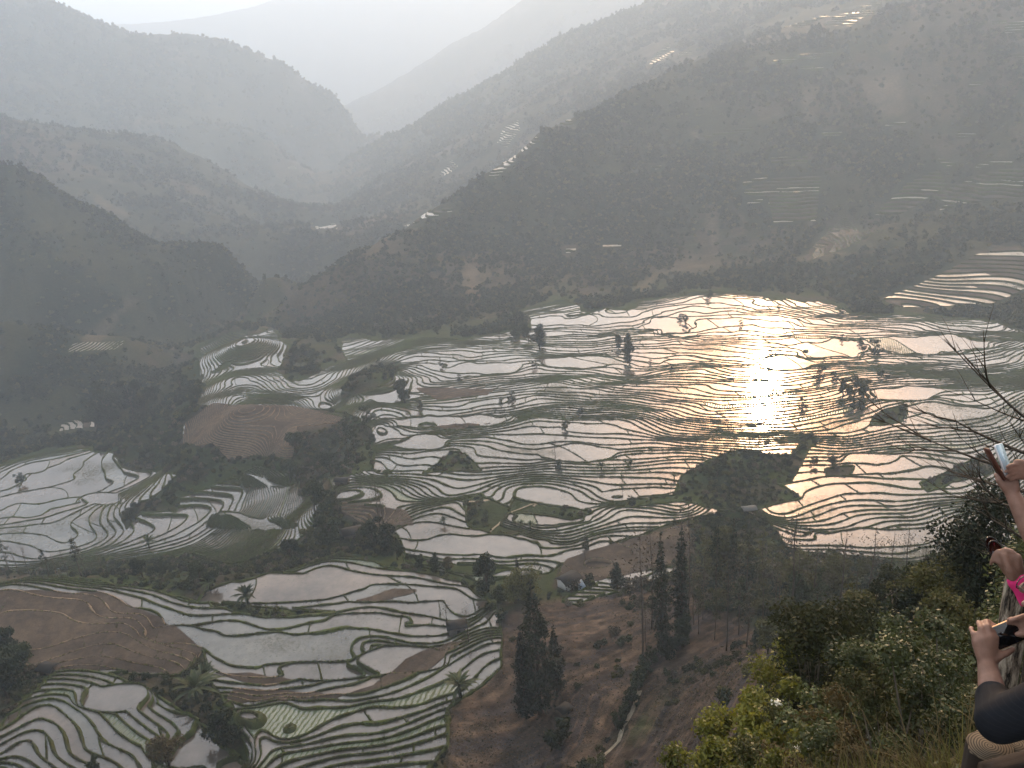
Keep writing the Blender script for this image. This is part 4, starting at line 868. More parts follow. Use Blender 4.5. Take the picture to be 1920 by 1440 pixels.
for k, px, py, h, lb in T:
    g = {'ban': 'banana plants', 'bam': 'bamboo clumps', 'bar': 'leafless trees', 'con': 'conifers on the slope', 'shr': None}.get(k[:3], 'dark trees among the ponds')
    place(k, px, py, h, lb, g)
# leafless and thin trees standing on the wooded slope at the right, left to right
stand = [(1283,1142,135,'bare'),(1300,1172,115,'bare_thin'),(1318,1162,100,'bare_thin'),(1362,1220,160,'bare_thin'),(1400,1212,90,'bare_wide'),(1480,1180,210,'bare'),(1493,1160,130,'bare_thin'),(1526,1132,112,'bare'),(1573,1153,155,'bare'),(1627,1150,160,'bare'),(1665,1104,108,'bare'),(1693,1104,122,'bare'),(1727,1108,95,'bare'),(1753,1122,120,'bare'),(1785,1110,100,'bare_thin'),(1450,1190,140,'bare_thin'),(1385,1150,120,'bare_thin'),(1546,1160,100,'bare_thin')]
ordn = ['first', 'second', 'third', 'fourth', 'fifth', 'sixth', 'seventh', 'eighth', 'ninth', 'tenth', 'eleventh', 'twelfth', 'thirteenth', 'fourteenth', 'fifteenth', 'sixteenth', 'seventeenth', 'eighteenth', 'nineteenth', 'twentieth', 'twenty-first', 'twenty-second', 'twenty-third', 'twenty-fourth', 'twenty-fifth', 'twenty-sixth', 'twenty-seventh', 'twenty-eighth', 'twenty-ninth', 'thirtieth', 'thirty-first', 'thirty-second', 'thirty-third', 'thirty-fourth', 'thirty-fifth', 'thirty-sixth', 'thirty-seventh', 'thirty-eighth', 'thirty-ninth', 'fortieth']
for i, (px, py, h, k) in enumerate(sorted(stand)):
    place(k, px, py, h, '%s leafless trunk from the left in the stand on the right slope' % ordn[i], 'leafless trunks on the right slope')
stand2 = [(1320,1110,115,'slender'),(1340,1125,135,'slender_dark'),(1372,1130,150,'conifer_thin'),(1400,1120,130,'slender'),(1425,1110,110,'slender'),(1355,1090,95,'bushy_olive'),(1310,1190,90,'slender'),(1340,1200,90,'slender'),(1385,1190,110,'slender_dark'),(1430,1170,110,'slender'),(1460,1140,100,'slender'),(1500,1120,80,'bushy_olive'),
          (1530,1180,110,'slender_dark'),(1560,1120,75,'bushy_olive'),(1585,1190,100,'slender'),(1605,1130,85,'slender'),(1640,1170,90,'slender_dark'),(1660,1140,70,'bushy_olive'),(1690,1150,80,'slender'),(1720,1140,65,'bushy_olive'),(1740,1200,120,'conifer_thin'),(1670,1210,100,'conifer_thin'),(1640,1215,85,'bushy_tall'),(1770,1150,90,'bushy_tall'),
          (1800,1120,90,'slender_dark'),(1480,1210,90,'slender'),(1440,1225,60,'bushy_olive'),(1550,1215,80,'slender'),(1610,1205,90,'bushy_olive'),(1700,1190,90,'bushy_tall'),(1280,1215,60,'bushy_tall'),(1255,1230,50,'bushy'),(1830,1140,110,'bushy_tall'),(1580,1095,45,'bushy_olive'),(1620,1090,40,'bushy_olive'),(1800,1180,90,'bushy_olive'),(1500,1170,95,'bushy_tall')]
for i, (px, py, h, k) in enumerate(sorted(stand2)):
    place(k, px, py, h, '%s leafy tree from the left in the wood on the right slope' % ordn[i], 'leafy trees on the right slope')
left_stand = [(15,1060,70),(30,1062,60),(52,1065,65),(85,1058,60),(122,1062,55),(150,1070,75),(160,1075,70),(195,1080,55),(203,1078,45),(100,1055,50)]
for i, (px, py, h) in enumerate(sorted(left_stand)):
    k = 'bare' if i % 3 else 'slender_dark'; q_ = hit(px, 1084 + px * .06); p = Wd(px, py, math.hypot(q_.x, q_.y) + 9); p = Vector((p[0], p[1], float(hgt(p[0], p[1])[0])))
    place(k, px, py, h, '%s thin tree from the left in the row behind the long curved ponds' % ordn[i], 'thin trees behind the curved ponds', pos=p)
# hedge up the brown slope
for i in range(16):
    f = i / 15; px = 1222 - 62 * f + 6 * math.sin(i * 2.1); py = 1235 + 130 * f
    place('shrub', px, py, 20 + 8 * rng.random(), '%s leafy shrub down the hedge on the brown slope' % ordn[i], 'hedge shrubs on the brown slope')

# ---------------------------------------------------------------- near bushes and grass at the foot of the view point
def near_bush(label, px, py_top, D, h, m, n, leaf, w=.5, name='leafy_shrub', flowers=0, asp=.5):
    p = Wd(px, py_top, D); x, y = p[0], p[1]; g = float(hgt(x, y)[0]); hh = max(h, p[2] - g)
    s = rng.randrange(9999); r = np.random.RandomState(s); t = thing(name, label, 'shrub', (x, y, g), 0, 'bushes below the view point'); mb = MB(); blobs = []
    for i in range(15):
        a = r.rand() * 6.28; q = r.rand() ** .5; z = hh * r.uniform(.30, .9); lim = math.sqrt(max(.08, 1 - ((z / hh - .45) / .6) ** 2)); rr = h * w * q * lim; s_ = h * r.uniform(.12, .2)
        c = (math.cos(a) * rr, math.sin(a) * rr, min(z, hh - s_ * .7)); blobs.append((*c, s_, s_, s_ * .8))
        mb.tube([(math.cos(a) * .1, math.sin(a) * .1, -.3), (c[0] * .5, c[1] * .5, c[2] * .6), (c[0], c[1], c[2] + s_ * .5)], [.022, .014, .005], 5)
    mb.build('stem', m_palebark, t); V, F = leafcloud(n, blobs, leaf, asp, r, shell=.35, flat=.5); mesh_obj('foliage', V, F, m, t)
    if flowers:
        bl = [blobs[i] for i in r.choice(15, flowers, replace=False)]; V, F = leafcloud(45 * flowers, [(b[0], b[1], b[2] + b[5], .13, .13, .05) for b in bl], .022, .8, r, shell=.1, flat=2); mesh_obj('flowers', V, F, m_flower, t)
near_bush('bright yellow-green shrub at the lower end of the thicket, nearest the brown slope', 1400, 1320, 15.5, 2.6, m_yg, 6500, .058, .55)
near_bush('yellow-green shrub at the bottom edge, left end of the thicket', 1370, 1385, 12.5, 2.1, m_yg, 6000, .05, .6)
near_bush('yellow-green shrub with dark twigs, middle of the lower thicket', 1475, 1300, 14.5, 2.6, m_yg, 6500, .055, .5)
near_bush('tall green shrub rising like a small tree above the thicket', 1545, 1150, 17.5, 4.0, m_olive, 8500, .055, .32, 'small_tree')
near_bush('yellow tinted shrub top left of the thicket', 1510, 1200, 18.5, 3.2, m_yg, 6500, .055, .35)
near_bush('shrub with cream flower heads in the thicket', 1600, 1235, 13.0, 2.3, m_olive, 6500, .045, .55, flowers=4)
near_bush('green shrub with one cream flower head near the bottom', 1570, 1330, 11.5, 2.0, m_gloss, 6000, .040, .6, flowers=2)
near_bush('dark shrub in the middle bottom of the thicket', 1480, 1400, 11.0, 1.8, m_olive, 5200, .04, .7)
near_bush('shrub with shining small leaves left of the raised hands', 1740, 1165, 13.0, 2.2, m_gloss, 8500, .038, .6)
near_bush('shrub with shining small leaves right beside the fence', 1830, 1135, 9.5, 1.7, m_gloss, 8000, .032, .6)
near_bush('glossy shrub below the slim conifers', 1670, 1225, 14.0, 2.0, m_gloss, 7000, .04, .6)
near_bush('olive shrub in the thicket behind the elbow', 1760, 1230, 8.0, 1.6, m_gloss, 7000, .028, .7)
near_bush('brown and green shrub mid thicket', 1650, 1310, 9.0, 1.5, m_brn, 5000, .03, .8)
near_bush('olive shrub over the grass near the fence', 1700, 1290, 7.5, 1.3, m_olive, 6000, .026, .8)
near_bush('yellow leaved shrub at the bottom of the thicket', 1560, 1420, 8.5, 1.2, m_yg, 4500, .03, .8)
near_bush('withered shrub low by the grass', 1640, 1410, 7.0, 1.0, m_brn, 4500, .024, .9)
near_bush('dark green shrub at the back of the thicket', 1640, 1190, 19.0, 2.5, m_dark, 5500, .055, .5)
near_bush('dark green shrub at the back of the thicket nearest the fence', 1810, 1090, 16.0, 2.6, m_olive, 6500, .045, .5)
near_bush('tall dark fir-like tree at the right edge', 1872, 915, 22.0, 5.0, m_con, 9000, .06, .17, 'evergreen_tree')
near_bush('dark leafy tree beside the raised phone', 1925, 985, 16.0, 3.6, m_gloss, 7000, .05, .32, 'evergreen_tree')
near_bush('dark evergreen tree left of the fir-like tree', 1842, 1010, 24.0, 4.2, m_olive, 7000, .06, .17, 'evergreen_tree')
# leafless branches hanging in from the right edge
def near_bare(label, base, D, h, seed, lean):
    p = Wd(base[0], base[1], D); g = float(hgt(p[0], p[1])[0]); r = random.Random(seed); t = thing('bare_branches', label, 'tree', (p[0], p[1], g)); mb = MB()
    def grow(o, d, ln, rad, dep):
        pts = [o]; n = 5
        for i in range(n): d = (d + Vector((r.uniform(-.13, .13), r.uniform(-.13, .13), r.uniform(-.04, .10)))).normalized(); pts.append(pts[-1] + d * ln / n)
        mb.tube(pts, [rad * (1 - .75 * i / n) for i in range(n + 1)], 5)
        if dep:
            for k in range(4 if dep > 1 else 5):
                q = pts[1 + r.randrange(n - 1) + (1 if k % 2 else 0)] if n > 2 else pts[-1]; dd = (d + Vector((r.uniform(-.9, .5), r.uniform(-.6, .6), r.uniform(-.3, .7)))).normalized(); grow(q, dd, ln * r.uniform(.4, .62), rad * .42, dep - 1)
    grow(Vector((0, 0, 0)), Vector((0, 0, 1)), max(1, p[2] - g) + h * .2, .05, 0)
    top = Vector((0, 0, max(1, p[2] - g)))
    for k in range(5): grow(top + Vector((0, 0, h * .12 * k - .4)), Vector((lean + r.uniform(-.25, .25), r.uniform(-.3, .3), .55 + r.uniform(-.3, .4))).normalized(), h * r.uniform(.6, 1), .024, 2)
    mb.build('trunk', m_bark, t)
near_bare('leafless tree reaching in from the right edge over the orange ponds', (1985, 900), 9.0, 1.5, 5, -1.1)
near_bare('second leafless tree at the right edge below the raised phone', (1990, 1010), 10.5, 1.3, 9, -1.0)

def blades(n, ln, wd, m, name, seed, droop=.5):
    r = np.random.RandomState(seed); V = []; F = []
    for i in range(n):
        a = r.rand() * 6.28; l = ln * r.uniform(.5, 1.2); o = np.array([r.normal() * .07, r.normal() * .07, 0]); d = np.array([math.cos(a), math.sin(a), 0]); s = np.array([-d[1], d[0], 0]) * wd * r.uniform(.6, 1.3); k = len(V); ou = r.uniform(.15, .8)
        for j, f in enumerate((0, .35, .7, 1)): c = o + d * l * ou * f + np.array([0, 0, l * (f - droop * ou * f * f)]); V += [c - s * (1 - f * .9), c + s * (1 - f * .9)]
        F += [(k, k + 1, k + 3, k + 2), (k + 2, k + 3, k + 5, k + 4), (k + 4, k + 5, k + 7, k + 6)]
    return proto(np.array(V), F, m, name)
gp = [blades(26, .62, .007, m_grassb, 'grass_tuft', 1), blades(18, .85, .009, m_brn, 'grass_tuft', 2, .7), blades(34, .40, .006, m_grassb, 'grass_tuft', 3)] + [proto(*leafcloud(160, [(0, 0, .22, .22, .22, .2)], .030, .5, np.random.RandomState(5)), m_gloss, 'low_plant'), proto(*leafcloud(160, [(0, 0, .18, .25, .25, .16)], .026, .5, np.random.RandomState(6)), m_olive, 'low_plant'), proto(*leafcloud(140, [(0, 0, .2, .22, .22, .2)], .028, .5, np.random.RandomState(7)), m_brn, 'low_plant')]
X, Y, D = sample(15000, 3.0, 26, 14, 40, lg=False); z = hgt(X, Y); kq = nrg.rand(len(X)) < .75
scatter('undergrowth', np.stack([X[kq], Y[kq], z[kq] - .05], -1), (.6 + D[kq] * .035) * nrg.uniform(.5, 1.2, kq.sum()), gp)
X, Y, D = sample(7000, 26, 75, 19, 40); z = hgt(X, Y)
scatter('slope_undergrowth', np.stack([X, Y, z - .1], -1), (.5 + D * .012) * nrg.uniform(.5, 1.3, len(X)), mid_p)
X, Y, D = sample(26000, 75, 190, 3, 40); z = hgt(X, Y); pp = hgt(X, Y, sp); kq = (hgt(X, Y, SP) > 2) & (hgt(X, Y, brn) > 3) & ((pp > -15) | (nrg.rand(len(X)) < .012)) & (nrg.rand(len(X)) < .22 + .8 * fbm(X / 15, Y / 15, 211, 3))
scatter('slope_thicket', np.stack([X[kq], Y[kq], z[kq] - .2], -1), (.5 + D[kq] * .010) * nrg.uniform(.4, 1.4, kq.sum()), mid_p)
# grass along the nearer bunds
mb_ = bpy.data.objects['terrace_ground'].data; nvv = len(mb_.vertices); co = np.empty(nvv * 3, np.float32); mb_.vertices.foreach_get('co', co); co = co.reshape(-1, 3)
tops = co[1::4]; Dq = np.hypot(tops[:, 0], tops[:, 1]); tops = tops[(Dq < 330) & (nrg.rand(len(tops)) < .34)]
m_gr = leafm('bund_grass_blades', (.030, .048, .012), (.085, .125, .030), trans=.3)
gb = [blades(14, .36, .02, m_gr, 'bund_tuft', 11), blades(12, .42, .016, m_twig, 'bund_tuft', 12), blades(14, .30, .02, m_dark, 'bund_tuft', 13)]
print('bund tufts', len(tops)); scatter('bund_grass_tufts', tops - np.array([0, 0, .05]), nrg.uniform(.5, 1.5, len(tops)), gb)

# ---------------------------------------------------------------- field huts
m_roof = mat('grey_roof', [(.35, (.006, .006, .006)), (.65, (.022, .021, .020))], scale=5, stretch=(6, .3, 1)); m_roofl = mat('pale_roof', (.09, .09, .085), scale=3); m_wallw = mat('whitewash', (.48, .48, .46), scale=2); m_wood = mat('hut_wood', (.06, .048, .036), scale=5, stretch=(1, 1, .2)); m_dk = mat('hut_dark', (.012, .011, .010)); m_thatch = mat('thatch', (.018, .016, .014), scale=6); m_blue = mat('blue_sheet', (.24, .30, .38), scale=1)
def hut(name, label, px, py, wpx, rz, wall, roof, dx=1.0, dy=.8, hh=.55, open_=False, sheet=False):
    p = hit(px, py); s = wpx * p.length / FPX; t = thing(name, label, 'hut', p, rz, 'field huts'); W, Dp, Hh = s * dx, s * dy, s * hh
    if open_:
        for sx in (-1, 1):
            for sy in (-1, 1): b = MB(); b.tube([(sx * W * .45, sy * Dp * .42, -.4), (sx * W * .45, sy * Dp * .42, Hh)], .07, 6); b.build('post', m_wood, t)
    else:
        b = MB(); b.box((0, 0, Hh / 2 - .2), (W, Dp, Hh + .4)); b.build('wall', wall, t)
        b = MB(); b.box((W * .1, -Dp / 2 - .02, Hh * .33), (W * .2, .06, Hh * .66)); b.build('door', m_dk, t)
    b = MB(); rh = s * .15; o = s * .10; x = W / 2 + o; y = Dp / 2 + o; tk = .07
    V = [(-x, -y, Hh - .05), (x, -y, Hh - .05), (x, 0, Hh + rh), (-x, 0, Hh + rh), (-x, y, Hh - .05), (x, y, Hh - .05)]; V += [(a, b_, c + tk) for a, b_, c in V]
    b.add(V, [(0, 3, 2, 1), (3, 4, 5, 2), (6, 7, 8, 9), (9, 8, 11, 10), (0, 1, 7, 6), (4, 10, 11, 5), (1, 2, 8, 7), (2, 5, 11, 8), (0, 6, 9, 3), (3, 9, 10, 4)]); rf = b.build('roof', roof, t)
    if sheet: b = MB(); b.box((W * .30, -Dp * .62, Hh * .55), (W * .5, .05, Dp * .7), 0, (R(-50), 0)); b.build('sheet', m_blue, t)
    return t
hut('field_shed', 'small white-walled shed with dark roof and pale blue sheet by the ponds', 1068, 1100, 34, R(35), m_wallw, m_roof, sheet=True)
hut('field_hut', 'grey box-like hut between two leafless trees over the wide ponds', 857, 1186, 30, R(8), mat('grey_boards', (.10, .095, .09)), m_roof, 1, .7, .6)
hut('thatched_hut', 'dark thatched hut among trees left of the big pond', 662, 1008, 30, R(15), m_wood, m_thatch, 1, .8, .5)
hut('pond_hut', 'grey-roofed hut at the left end of the curved white terraces', 642, 908, 22, R(-10), m_wood, m_roof, 1, .7, .45)
hut('stilt_shelter', 'open shelter with pale roof at the crest where the paths meet', 1404, 964, 22, R(5), m_wallw, m_roofl, 1, .6, .55, open_=True)
hut('small_hut', 'low hut under dark trees beside the curved green terraces', 92, 1262, 24, R(-15), m_wood, m_roof, 1, .8, .5)
hut('lean_to', 'dark lean-to beside the tallest conifer on the brown slope', 1058, 1338, 22, R(40), m_wood, m_roof, 1, .8, .55)
# footpaths: worn trails laid on the ground
def trail(label, pts, w, m):
    P = [hit(*p) for p in pts]; P = [p for p in P if p is not None]; Q = []
    for a, b in zip(P[:-1], P[1:]):
        n = max(2, int((b - a).length / 1.2)); Q += [a.lerp(b, i / n) for i in range(n)]
    Q.append(P[-1]); V = []; 
    for i, q in enumerate(Q):
        d = (Q[min(i + 1, len(Q) - 1)] - Q[max(i - 1, 0)]); d.z = 0; d.normalize(); s = Vector((-d.y, d.x, 0)) * w * (.8 + .4 * rng.random())
        for sg_ in (-1, 0, 1): c = q + s * sg_; V.append((c.x, c.y, float(hgt(c.x, c.y)[0]) + .12 + (.06 if sg_ == 0 else 0)))
    F = [(3 * i + j, 3 * i + 1 + j, 3 * i + 4 + j, 3 * i + 3 + j) for i in range(len(Q) - 1) for j in (0, 1)]
    tag(mesh_obj('path', V, F, m), kind='structure')
m_path = mat('pale_earth_path', [(.3, (.10, .085, .062)), (.7, (.22, .19, .14))], scale=1.5, rough=1); m_path2 = mat('worn_path', [(.3, (.12, .10, .075)), (.7, (.19, .16, .12))], scale=1, rough=1)
trail('', [(760,1000),(772,985),(800,970),(850,950),(900,940),(945,925),(985,895),(1010,880)], .55, m_path)
trail('', [(1115,1438),(1130,1420),(1160,1390),(1168,1365),(1185,1335),(1200,1295)], .35, m_path)
trail('', [(0,1160),(20,1128),(80,1128),(130,1150),(200,1182),(265,1215),(325,1250)], .22, m_path2); trail('', [(25,1210),(40,1195),(100,1195),(160,1212),(235,1225),(258,1250)], .22, m_path2)
trail('', [(1000,950),(1010,940),(960,960),(905,1010)], .3, m_path)

# ---------------------------------------------------------------- people at the fence on the right, and the fence
def Q(px, py, dist): d = ray(px, py); return Vector(d / np.linalg.norm(d) * dist)
RT, UP, FW = Vector(_r), Vector(_u), Vector(_f)
def off(o, a, b, c): return o + RT * a + UP * b + FW * c
m_skin = mat('skin', [(.3, (.15, .080, .055)), (.7, (.26, .145, .105))], rough=.55, spec=.35, scale=18, bump=.35, bdist=.004)
m_hair = mat('black_hair', (.012, .010, .009), rough=.5, scale=40, stretch=(1, 1, .1)); m_eye = mat('eye', (.03, .02, .02), rough=.2, spec=.5)
def wave_mat(name, a, b, scale, rings=False, rough=.85, pos=.5, dist=.4):
    m = bpy.data.materials.new(name); m.use_nodes = True; nt = m.node_tree; N = nt.nodes; L = nt.links; p = N['Principled BSDF']; p.inputs['Roughness'].default_value = rough; p.inputs['Specular IOR Level'].default_value = .2
    tc = N.new('ShaderNodeTexCoord'); w_ = N.new('ShaderNodeTexWave'); w_.inputs['Scale'].default_value = scale; w_.inputs['Distortion'].default_value = dist; w_.inputs['Detail'].default_value = 3
    if rings: w_.wave_type = 'RINGS'; w_.rings_direction = 'Z'
    else: w_.bands_direction = 'Z'
    cr = N.new('ShaderNodeValToRGB'); cr.color_ramp.elements[0].position = pos - .08; cr.color_ramp.elements[1].position = pos + .08; cr.color_ramp.elements[0].color = (*a, 1); cr.color_ramp.elements[1].color = (*b, 1)
    L.new(tc.outputs['Object'], w_.inputs['Vector']); L.new(w_.outputs['Fac'], cr.inputs[0]); L.new(cr.outputs[0], p.inputs['Base Color']); return m
def ball(mb, c, r, n=12):
    r = (r, r, r) if isinstance(r, (int, float)) else r; V = []; F = []; c = Vector(c)
    for i in range(1, n):
        for j in range(2 * n):
            a, b = math.pi * i / n, math.pi * j / n; V.append((c.x + r[0] * math.sin(a) * math.cos(b), c.y + r[1] * math.sin(a) * math.sin(b), c.z + r[2] * math.cos(a)))
    V += [(c.x, c.y, c.z + r[2]), (c.x, c.y, c.z - r[2])]; t = len(V) - 2; m = 2 * n
    for i in range(n - 2):
        for j in range(m): F.append((i * m + j, (i + 1) * m + j, (i + 1) * m + (j + 1) % m, i * m + (j + 1) % m))
    for j in range(m): F.append((t, j, (j + 1) % m)); F.append((t + 1, (n - 2) * m + (j + 1) % m, (n - 2) * m + j))
    mb.add(V, F)
def chain(mb, pts, rad, k=12):
    """limb: rounded joints joined by tapering lengths"""
    for p, r in zip(pts, rad): ball(mb, p, r, 8 if r < .02 else 10)
    for i in range(len(pts) - 1):
        if (Vector(pts[i + 1]) - Vector(pts[i])).length > 1e-4: mb.tube([pts[i], pts[i + 1]], [rad[i], rad[i + 1]], k)
def solid(mb, name, m, parent, voxel, smooth=4):
    o = mb.build(name, m, parent); rm = o.modifiers.new('r', 'REMESH'); rm.mode = 'VOXEL'; rm.voxel_size = voxel; rm.use_smooth_shade = True
    if smooth: s = o.modifiers.new('s', 'SMOOTH'); s.iterations = smooth; s.factor = .5
    bpy.context.view_layer.update(); dg = bpy.context.evaluated_depsgraph_get(); me = bpy.data.meshes.new_from_object(o.evaluated_get(dg)); o.modifiers.clear(); old = o.data; o.data = me; bpy.data.meshes.remove(old)
    if not me.materials: me.materials.append(m)
    return o
def hand(mb, W, palm, fingers, thumb, rp=.019, rf=.0088):
    """W wrist; palm = knuckle offsets; fingers = list of three joint offsets; offsets are (right, up, away) in metres from the wrist"""
    K = [off(W, *k) for k in palm]
    for i, k in enumerate(K): chain(mb, [W.lerp(k, .08), W.lerp(k, .5), k], [.024, rp, rp * .72])
    for i in range(len(K) - 1): chain(mb, [K[i], K[i + 1]], [rp * .7, rp * .7]); chain(mb, [W.lerp(K[i], .55), W.lerp(K[i + 1], .55)], [rp, rp])
    for k, (pk, fg) in enumerate(zip(palm, fingers)):
        P = [off(W, *pk)]; c = list(pk)
        for d in fg: c = [c[0] + d[0], c[1] + d[1], c[2] + d[2]]; P.append(off(W, *c))
        f = [.92, 1, 1.02, .86][k % 4]; chain(mb, P, [rf * 1.12 * f, rf * 1.0 * f, rf * .92 * f, rf * .78 * f])
    chain(mb, [off(W, *t) for t in thumb], [.016, .0125, .0108, .009])
def person(label, feet, facing, arms, head_c, tall=1.64, voxel=.0055, sh=None):
    """arms: {side: (shoulder, elbow, wrist, hand args)}; body is one continuous surface"""
    g = Vector(feet); t = thing('person', label, 'person', (0, 0, 0)); mb = MB()
    fx = Vector((math.sin(facing), math.cos(facing), 0)); sx = Vector((fx.y, -fx.x, 0)); hc = Vector(head_c); shm = sh if sh is not None else hc - Vector((0, 0, .27)) - fx * .04
    pel = g + Vector((0, 0, .92)); top = shm
    spine = [pel, pel.lerp(top, .35), pel.lerp(top, .7), top - Vector((0, 0, .05))]
    for k_, (wd, dp) in enumerate(((.16, .11), (.14, .10), (.165, .115), (.15, .09))):
        for s in (-1, -.4, .4, 1): ball(mb, spine[k_] + sx * s * (wd - dp), (dp,) * 3, 8)
        if k_:
            for s in (-1, -.4, .4, 1): chain(mb, [spine[k_ - 1] + sx * s * .05, spine[k_] + sx * s * .05], [.10, .10])
    for s in (-1, 1):
        hip = pel + sx * s * .09; knee = hip + Vector((0, 0, -.44)) + fx * .03; ank = Vector((hip.x, hip.y, g.z + .09)); chain(mb, [hip, knee, ank], [.088, .058, .040]); chain(mb, [ank - Vector((0, 0, .045)), ank + fx * .13 - Vector((0, 0, .055))], [.038, .030])
    chain(mb, [top, hc - Vector((0, 0, .08))], [.062, .055]); chain(mb, [top - sx * .15, top + sx * .15], [.058, .058])
    ball(mb, hc, (.078, .085, .115), 12); ball(mb, hc - Vector((0, 0, .055)) + fx * .025, (.058, .062, .065), 10)
    chain(mb, [hc + fx * .084 + Vector((0, 0, .02)), hc + fx * .106 - Vector((0, 0, .022))], [.011, .015])
    chain(mb, [hc + fx * .088 - Vector((0, 0, .055)) - sx * .02, hc + fx * .088 - Vector((0, 0, .055)) + sx * .02], [.009, .009])
    for s in (-1, 1): ball(mb, hc + sx * s * .080 - Vector((0, 0, .005)), (.014, .016, .030), 8)
    for s, (S, E, W, hd) in arms.items():
        chain(mb, [S, S.lerp(E, .5), E, E.lerp(W, .35), W], [.056, .047, .040, .042, .027]); chain(mb, [S, top], [.055, .06])
        hand(mb, W, *hd)
    solid(mb, 'body', m_skin, t, voxel, 3)
    e = MB()
    for s in (-1, 1): ball(e, hc + fx * .079 + sx * s * .031 + Vector((0, 0, .016)), .012, 6)
    e.build('eyes', m_eye, t)
    return t, pel, top, fx, sx, hc
def garment(t, name, m, pieces, voxel=.009):
    mb = MB()
    for pts, rad in pieces: chain(mb, pts, rad)
    return solid(mb, name, m, t, voxel, 3)
def hair(t, hc, fx, m=None, long=.0):
    mb = MB(); ball(mb, hc - fx * .016 + Vector((0, 0, .030)), (.090, .094, .104), 12); ball(mb, hc - fx * .040 - Vector((0, 0, .02)), (.080, .072, .085 + long), 10); solid(mb, 'hair', m or m_hair, t, .009, 1)
def torso_cloth(pel, top, sx, r=.02, low=-.05):
    a = pel + Vector((0, 0, low)); P = []
    for s in (-1, -.4, .4, 1):
        P.append(([a + sx * s * .06, a.lerp(top, .4) + sx * s * .05, a.lerp(top, .75) + sx * s * .06, top + sx * s * .055 - Vector((0, 0, .05))], [.115 + r * .5, .105 + r * .5, .115 + r * .5, .085 + r * .4]))
    P.append(([top - sx * .15, top + sx * .15], [.06 + r * .5, .06 + r * .5])); return P
def trousers(t, pel, fx, sx, g, m):
    P = []
    for s in (-1, 1):
        hip = pel + sx * s * .09; P.append(([hip + Vector((0, 0, .03)), hip + Vector((0, 0, -.44)) + fx * .03, Vector((hip.x, hip.y, g + .10))], [.108, .076, .062]))
    P.append(([pel - sx * .07, pel + sx * .07], [.12, .12])); garment(t, 'trousers', m, P, .012)
def gz(x, y): return float(hgt(x, y)[0])
m_navy = wave_mat('navy_striped_knit', (.011, .012, .015), (.006, .007, .010), 22, pos=.05, dist=1.6); m_pink = mat('pink_sleeve', (.62, .035, .16), rough=.8, scale=8); m_white = mat('white_shirt', (.62, .62, .70), scale=5); m_blue2 = mat('blue_trim', (.03, .03, .22)); m_jean = mat('dark_trousers', (.03, .035, .05), scale=20)
m_glass = mat('black_glass', (.006, .006, .007), rough=.08, spec=.6); m_gold = mat('gold_rim', (.55, .36, .22), rough=.35, metal=.8); m_case = mat('brown_case', (.075, .028, .018), rough=.5, scale=10); m_lens = mat('brown_lens', (.030, .008, .006), rough=.12, spec=.6)
m_scrw = mat('pale_screen', (.30, .40, .46), rough=.15, spec=.5); m_blk = mat('black_frame', (.01, .01, .01), rough=.3, spec=.5); m_white2 = mat('white_plastic', (.7, .7, .7), rough=.4)

# the person nearest: bare forearm, dark striped sleeve, phone held level in both hands
D3 = 3.05; W3 = Q(1851, 1246, D3); E3 = Q(1872, 1352, D3 - .13); S3 = off(E3, .155, .135, -.14); hc3 = Q(1994, 1126, D3 - .18); 
face3 = math.atan2(W3.x - hc3.x, W3.y - hc3.y) * .6 + .0
palm3 = [(-.031, .066, .004), (-.013, .078, 0), (.006, .082, 0), (.025, .077, .005)]
fing3 = [((-.004, .022, .010), (.004, .010, .020), (.014, -.004, .014)), ((-.001, .027, .010), (.006, .010, .024), (.018, -.006, .014)), ((.002, .028, .010), (.008, .010, .024), (.018, -.006, .014)), ((.004, .024, .012), (.012, .006, .024), (.018, -.006, .012))]
th3 = [(.022, .018, .0), (.038, .030, -.006), (.058, .036, -.004), (.078, .044, .004)]
W3r = Q(1934, 1178, D3 - .02); E3r = off(W3r, .10, -.17, -.16); S3r = off(S3, .30, .03, .02)
palm3r = [(-.005, .035, .0), (-.012, .028, 0), (-.02, .020, 0), (-.026, .010, .004)]
fing3r = [((-.018, .002, -.004), (-.018, -.004, 0), (-.01, -.006, .006)), ((-.020, .004, -.004), (-.018, -.004, 0), (-.01, -.006, .006)), ((-.014, .002, .008), (-.012, 0, .01), (-.008, -.004, .006)), ((-.012, 0, .010), (-.010, 0, .01), (-.006, -.004, .004))]
th3r = [(.0, .0, -.01), (-.014, -.010, -.008), (-.028, -.016, -.004), (-.040, -.018, 0)]
f3 = Vector((S3.x + .15, S3.y - .05, 0)); f3.z = gz(f3.x, f3.y); sh3 = S3.lerp(S3r, .5)
t3, pel, top, fx, sx, hc = person('nearest person in a dark thin-striped sweater holding a phone level, bare left forearm, wearing glasses', f3, face3, {-1: (S3, E3, W3, (palm3, fing3, th3)), 1: (S3r, E3r, W3r, (palm3r, fing3r, th3r))}, hc3, sh=sh3)
hair(t3, hc, fx); cut = E3.lerp(W3, .38)
garment(t3, 'sweater', m_navy, torso_cloth(pel, top, sx) + [([S3, S3.lerp(E3, .5), E3, cut], [.078, .070, .062, .050]), ([S3r, E3r, E3r.lerp(W3r, .4)], [.076, .058, .046]), ([S3, top], [.07, .075]), ([S3r, top], [.07, .075])])
trousers(t3, pel, fx, sx, f3.z, m_jean)
b = MB()
for s in (-1, 1):
    c = hc + fx * .100 + sx * s * .033 + Vector((0, 0, .016)); P = [c + sx * .022 * math.cos(a * math.pi / 6) + Vector((0, 0, .018 * math.sin(a * math.pi / 6))) for a in range(13)]; b.tube(P, .0016, 5); b.tube([c + sx * s * .022, hc + sx * s * .084 + Vector((0, 0, .016))], .0018, 5)
